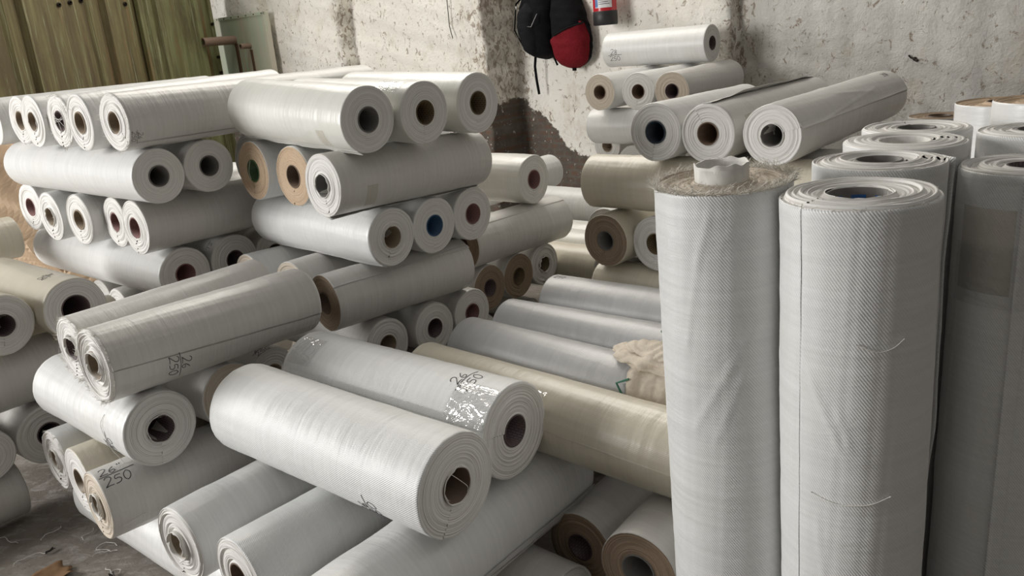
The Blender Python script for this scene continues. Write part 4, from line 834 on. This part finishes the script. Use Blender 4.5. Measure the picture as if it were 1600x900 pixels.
mark(RL['Z1'], .95, math.radians(86), 0, .024, ['250'], bar=False, wdt=.002)

# ---- loose edges of the outer wrap
for k, ph, sp_, lf, sg in (('T1', -74, .22, .010, -1), ('M1', -102, .25, .009, -1), ('r6', 100, .34, .020, 1), ('G1', None, .22, .012, -1), ('r7', 168, .2, .009, 1), ('P1', 138, .14, .004, 1), ('F2', 30, .14, .006, 1), ('N1', -70, .2, .007, -1), ('sC', None, .3, .014, 1), ('sJ', None, .2, .012, 1)):
    flap(RL[k], M[SPEC[k][0]], ph, sp_, lf, seed=len(k) + int(lf * 1e4), sgn=sg)
# ---- frayed rims and threads
fray(RL['J1'], 240, .014); fray(RL['J2'], 160, .013); fray(RL['a3'], 120, .02); fray(RL['a1'], 80, .016); fray(RL['G6'], 80, .012)
fray(RL['sA'], 900, .020, seed=9); fray(RL['sB'], 90, .006)
fr2 = fray(RL['sA'], 260, .010, rim=False, seed=12)
def core_threads(rl, n, seed, spread=.9):
    rs = random.Random(seed)
    for i in range(n):
        a1 = rs.uniform(0, 2 * PI); a2 = a1 + PI + rs.uniform(-.8, .8); r = rl['Rc']; pts = []
        for t in (0, .3, .6, 1):
            y = (1 - t) * r * math.cos(a1) + t * r * math.cos(a2); z = (1 - t) * r * math.sin(a1) + t * r * math.sin(a2); pts.append((-.004 - .012 * math.sin(PI * t) * rs.random(), y + rs.uniform(-.006, .006), z + rs.uniform(-.006, .006)))
        thread(rl, pts, .0008)
core_threads(RL['a3'], 5, 1); core_threads(RL['F1'], 1, 5); core_threads(RL['M3'], 1, 8)
def rim_thread(k, phi, pts, r=.0009):
    rl = RL[k]; a0 = math.radians(phi); R = rl['R']; thread(rl, [(x, (R + h) * math.cos(a0 + da), (R + h) * math.sin(a0 + da)) for x, h, da in pts], r)
rim_thread('K1', 30, [(.14, .002, 0), (.15, .004, -.3), (.13, .003, -.7), (.15, .006, -1.1), (.14, .02, -1.4), (.13, .05, -1.6)])
rim_thread('G4', 180, [(-.004, -.075, 0), (-.02, -.06, .3), (-.01, -.03, .5), (.03, .004, .35), (.07, .003, .30), (.10, .003, .25)])
rim_thread('a3', 150, [(-.002, 0, 0), (-.03, .01, .2), (-.04, .06, .1), (-.02, .09, .3)])
rim_thread('sB', 113, [(.235, .0015, -.6), (.25, .0015, -.45), (.255, .0015, -.25), (.24, .0015, 0)])
rim_thread('sB', 113, [(.55, .0015, -.5), (.565, .0015, -.2), (.57, .0015, .2), (.56, .0015, .55)])
# torn inner wrap round the cores
def core_wrap(k, col='white', l=.012, seed=2):
    rl = RL[k]; rs = np.random.RandomState(seed); n_ = 60; a_ = np.linspace(0, 2 * PI, n_ + 1); nz = vnoise(rs); Rc = rl['Rc']; P = []
    for x, dr in ((.004, .0), (-l * .5, .0004), (-l, .0008), (-l, -.0016), (-.0, -.0030), (.12, -.0050)):
        P.append([(x * (1 + ((.55 if l < .03 else .1) * float(nz(a * 3)) if x < 0 else 0)), (Rc + dr + .0016 * float(nz(a * 2 + 9))) * math.cos(a), (Rc + dr + .0016 * float(nz(a * 2 + 9))) * math.sin(a)) for a in a_])
    mb = MB(); mb.grid(P); o = mb.build('inner_wrap', [K_[col]], rl['e'], True); o.matrix_local = rl['frame']
for k, l in (('F1', .006), ('K1', .008), ('G3', .016), ('J1', .01), ('J2', .01), ('sA', .038), ('G4', .012), ('M1', .006), ('r7', .004), ('N1', .006), ('sB', .004), ('G6', .012), ('U3', .01), ('c4', .006), ('AA3', .01), ('a4', .004), ('LB', .01)):
    core_wrap(k, l=l, seed=len(k) * 7 + ord(k[0]))
# raised core tubes of the brown topped roll are part of make_roll; blue label in the front roll
rl = RL['sB']; q = MB(); r_ = rl['Rc'] - .0048
for a0 in (-1.17 - PI / 2, -.35 - PI / 2, -2.0 - PI / 2): q.grid([[(x, r_ * math.cos(a0 + PI / 2 + .5 * i / 10 - .25), r_ * math.sin(a0 + PI / 2 + .5 * i / 10 - .25)) for x in (.012, .05)] for i in range(11)])
o = q.build('core_label', [plain('blue_core_label', (.03, .12, .35), .4, bump=0)], rl['e'], True); o.matrix_local = rl['frame']; o['label'] = 'blue label inside the core'
# ---- clear film and tape
def crinkle(seed, a=.0022):
    rs = np.random.RandomState(seed); n1, n2, n3 = vnoise(rs), vnoise(rs), vnoise(rs)
    return lambda u, v: .0022 + a * np.abs(n1(u * 9 + 2 * v)) + a * .7 * np.abs(n2(v * 8 - 3 * u)) + a * .5 * np.abs(n3(u * 25 + 14 * v))
for k, x0, x1, p0, p1, am in (('F2', .0, .15, 22, 74, .0018), ('F2', .78, .90, 36, 80, .0016), ('Z4', .48, .62, 0, 60, .006), ('T2', .05, .20, 45, 75, .0008), ('sJ', .16, .30, 90, 180, .003)):
    o = patch(RL[k], 'clear_film', x0, x1, math.radians(p0), math.radians(p1), crinkle(int(x0 * 100) + len(k), am), FILM, 60, 34, .0003, 'clear crinkled packing film')
TAPE = NT('brown_packing_tape'); tb = TAPE.b; tb.inputs['Base Color'].default_value = (.62, .54, .40, 1); tb.inputs['Roughness'].default_value = .25; tb.inputs['Transmission Weight'].default_value = .0; tb.inputs['Alpha'].default_value = .13
for k, x0, x1, p0, p1 in (('sJ', .075, .27, 128, 178), ('r6', .10, .16, 150, 215), ('T1', .12, .17, -50, -15), ('M1', .12, .17, -175, -130)):
    patch(RL[k], 'packing_tape', x0, x1, math.radians(p0), math.radians(p1), lambda u, v: .0016 + 0 * u, TAPE.m, 10, 12, .0002, 'brownish packing tape')

# ---- crumpled cloth hanging over the silvery roll beside the standing roll
CLOTH = plain('beige_cotton', (.62, .55, .46), .85, 0, .2, .1, 60, .3); GREEN = plain('green_edging', (.06, .20, .13), .8, bump=0)
z3 = RL['Z3']; ce = empty('cotton_rag', z3['e'].matrix_basis @ Vector((-z3['L'] / 2 + .13, .08, .1 + z3['R'])), z3['e'].rotation_euler)
tag(ce, 'crumpled beige cotton rag with green edging on a silvery roll beside the frayed one', 'rag')
def on3(x, ph, h):                                            # point over the roll, in the rag's frame
    r = z3['R'] + h; return Vector((x - .13, r * math.cos(ph) - .08, r * math.sin(ph) - .1))
rs = np.random.RandomState(11); na, nb, ncn = vnoise(rs), vnoise(rs), vnoise(rs)
def sheetgrid(x0, x1, p0, p1, f, edge=None, nx=60, npn=40):
    P = []
    for i in range(nx):
        u = i / (nx - 1); row = []
        for k in range(npn):
            v = k / (npn - 1); xo = edge(u, v) if edge else 0; row.append(on3(x0 + (x1 - x0) * u + xo, math.radians(p0 + (p1 - p0) * v), f(u, v)))
        P.append(row)
    return P
def solidify(P, th, name, mat, parent):
    q = MB(); q.grid(P); o = q.build(name, [mat], parent, True); md = o.modifiers.new('thickness', 'SOLIDIFY'); md.thickness = th; md.offset = 1; return o
solidify(sheetgrid(-.02, .19, 0, 100, lambda u, v: .006 + .016 * abs(float(na(u * 6 + 1.5 * v))) + .005 * float(nb(v * 5 + u * 9)) ** 2 + .01 * v, lambda u, v: .10 * (v - .75) + .02 * float(ncn(v * 4))), .003, 'hanging_cloth', CLOTH, ce)
def fold(x0, x1, ph0, ph1, rad_, h0, seed, name='cloth_fold'):
    rs = np.random.RandomState(seed); f1, f2, f3 = vnoise(rs), vnoise(rs), vnoise(rs); P = []; n_ = 36; nn = 44
    for i in range(nn + 1):
        u = i / nn; row = []; sw = math.sin(PI * min(1, max(0, u * 1.02))) ** .35 if 0 < u < 1 else .02
        for k in range(n_):
            a_ = 2 * PI * k / n_; rr = rad_ * max(sw, .05) * (1 + .30 * float(f1(a_ / PI * 3 + u * 2)) * math.sin(a_) + .16 * float(f2(u * 7 + a_ / PI)) + .20 * abs(math.sin(2.5 * a_ + 4 * float(f3(u * 3)))) - .1)
            row.append(on3(x0 + (x1 - x0) * u, math.radians(ph0 + (ph1 - ph0) * u) + rr * math.cos(a_) * 1.5 / .13, h0 + rr * (.55 * math.sin(a_) + .5)))
        P.append(row)
    q = MB(); q.grid(P, closev=True); q.build(name, [CLOTH], ce, True)
fold(.30, -.04, 98, 92, .035, .010, 21); fold(.27, -.04, 84, 76, .034, .010, 22); fold(.25, -.04, 108, 108, .034, .018, 23); fold(.24, -.04, 92, 88, .028, .035, 24)
q = MB(); c0 = on3(.10, math.radians(112), .10)
P = []
for i in range(24):
    th_ = PI * i / 23; P.append([c0 + Vector((.034 * math.sin(th_) * math.cos(2 * PI * k / 28) * (1 + .2 * math.sin(k * 1.3 + i)), .03 * math.sin(th_) * math.sin(2 * PI * k / 28) * (1 + .15 * math.sin(k * 2.1)), .04 * math.cos(th_) - .012 * math.sin(2 * k / 4))) for k in range(28)])
q.grid(P, closev=True); q.build('knot', [CLOTH], ce, True)
q = MB(); q.tube([c0 + Vector((.03, .036, .01)), c0 + Vector((0, .042, -.008)), c0 + Vector((-.03, .03, -.03))], .008, 8, flat=.5); q.tube([on3(.17, math.radians(20), .016), on3(.20, math.radians(34), .02), on3(.155, math.radians(42), .03)], .004, 6); q.build('green_edging', [GREEN], ce, True)

# ---- kraft paper heap at the far left
KR = plain('brown_kraft_paper', (.42, .31, .21), .75, 0, .3, .12, 8, .2)
rs = np.random.RandomState(31); n_ = 46; P = []
fa, fb, fc = vnoise(rs), vnoise(rs), vnoise(rs)
for i in range(n_):
    u = i / (n_ - 1); row = []
    for k in range(n_):
        v = k / (n_ - 1); x = -4.3 + 1.65 * u; z = 1.42 * v ** .8; y = 5.05 + .75 * v + .26 * abs(float(fa(u * 3 + v * 4))) + .14 * abs(float(fb(v * 6 - u * 2))) + .06 * float(fc(u * 8 + v * 9)); row.append((x + .05 * float(fb(v * 9)), y, max(.0, z + .03 * float(fc(u * 5 + 3)) * v)))
    P.append(row)
P2 = [[(p[0], p[1] + .12 + .03 * (1.42 - p[2]), p[2] * .98) for p in r] for r in P]
q = MB(); q.grid(P); q.grid([list(reversed(r)) for r in P2]); q.grid([[P[i][-1], P2[i][-1]] for i in range(n_)]); q.grid([[P[0][k], P2[0][k]] for k in range(n_)]); q.grid([[P2[-1][k], P[-1][k]] for k in range(n_)])
kp = q.build('kraft_paper', [KR], None, False); tag(kp, 'crumpled brown kraft paper heap at the left edge beside the back left stack', 'paper')

# ---- floor scraps
def scrap(name, cx, cy, w_, h_, rot, mat, lab, seed, cat='scrap', curl=.02):
    rs = np.random.RandomState(seed); f1 = vnoise(rs); n_ = 14; P = []
    for i in range(n_):
        u = i / (n_ - 1) - .5; row = []
        for k in range(n_):
            v = k / (n_ - 1) - .5; e = 1 + .25 * float(f1(math.atan2(v, u) * 2 + 9)); row.append((u * w_ * e, v * h_ * e, .003 + curl * (u * 2) ** 2 * abs(float(f1(u * 3))) + curl * (v * 2) ** 2 * .5))
        P.append(row)
    q = MB(); q.grid(P); o = q.build(name, [mat], None, True); md = o.modifiers.new('thickness', 'SOLIDIFY'); md.thickness = .002; md.offset = 1; o.location = (cx, cy, 0); o.rotation_euler = (0, 0, rot); tag(o, lab, cat); return o
CARD = plain('brown_card', (.22, .13, .07), .8, 0, .2, .2, 20, .3)
scrap('cardboard_scrap', -1.80, 2.61, .20, .13, .9, CARD, 'torn brown cardboard scrap on the floor at the bottom left', 3)
rsx = random.Random(8)
spots = [(-2.05, 2.88, .05), (-1.93, 2.98, .04), (-1.62, 2.80, .06), (-1.78, 2.86, .03), (-1.98, 2.72, .045), (-1.60, 2.66, .05), (-1.70, 2.74, .035)]
where = ['nearest the left edge', 'just below the grey floor roll', 'below the brown marked roll end', 'midway along the bare floor', 'left of the cardboard scrap', 'right of the cardboard scrap', 'just above the cardboard scrap']
for i, (x, y, s_) in enumerate(spots):
    q = MB(); p = Vector((0, 0, .003)); pts = [p.copy()]; a_ = rsx.uniform(0, 6)
    for k in range(9): a_ += rsx.uniform(-1, 1.3); p = p + Vector((math.cos(a_), math.sin(a_), 0)) * s_ * .35; p.z = .003 + .006 * rsx.random(); pts.append(p.copy())
    q.tube(pts, .0012, 5); o = q.build('thread_scrap', [THREAD], None, True); o.location = (x, y, 0); tag(o, 'curled white thread scrap on the floor, ' + where[i], 'thread', 'thread scraps on the floor')
for i, (x, y, w_) in enumerate([(-1.66, 2.92, .05), (-1.88, 2.80, .035), (-1.55, 2.60, .045)]):
    scrap('leaf_scrap', x, y, w_, w_ * .4, i * 1.1, HOLE, ['small dark scrap on the floor under the brown marked roll', 'small dark scrap in the middle of the bare floor', 'small dark scrap on the floor near the bottom edge'][i], 20 + i, 'scrap', .01)
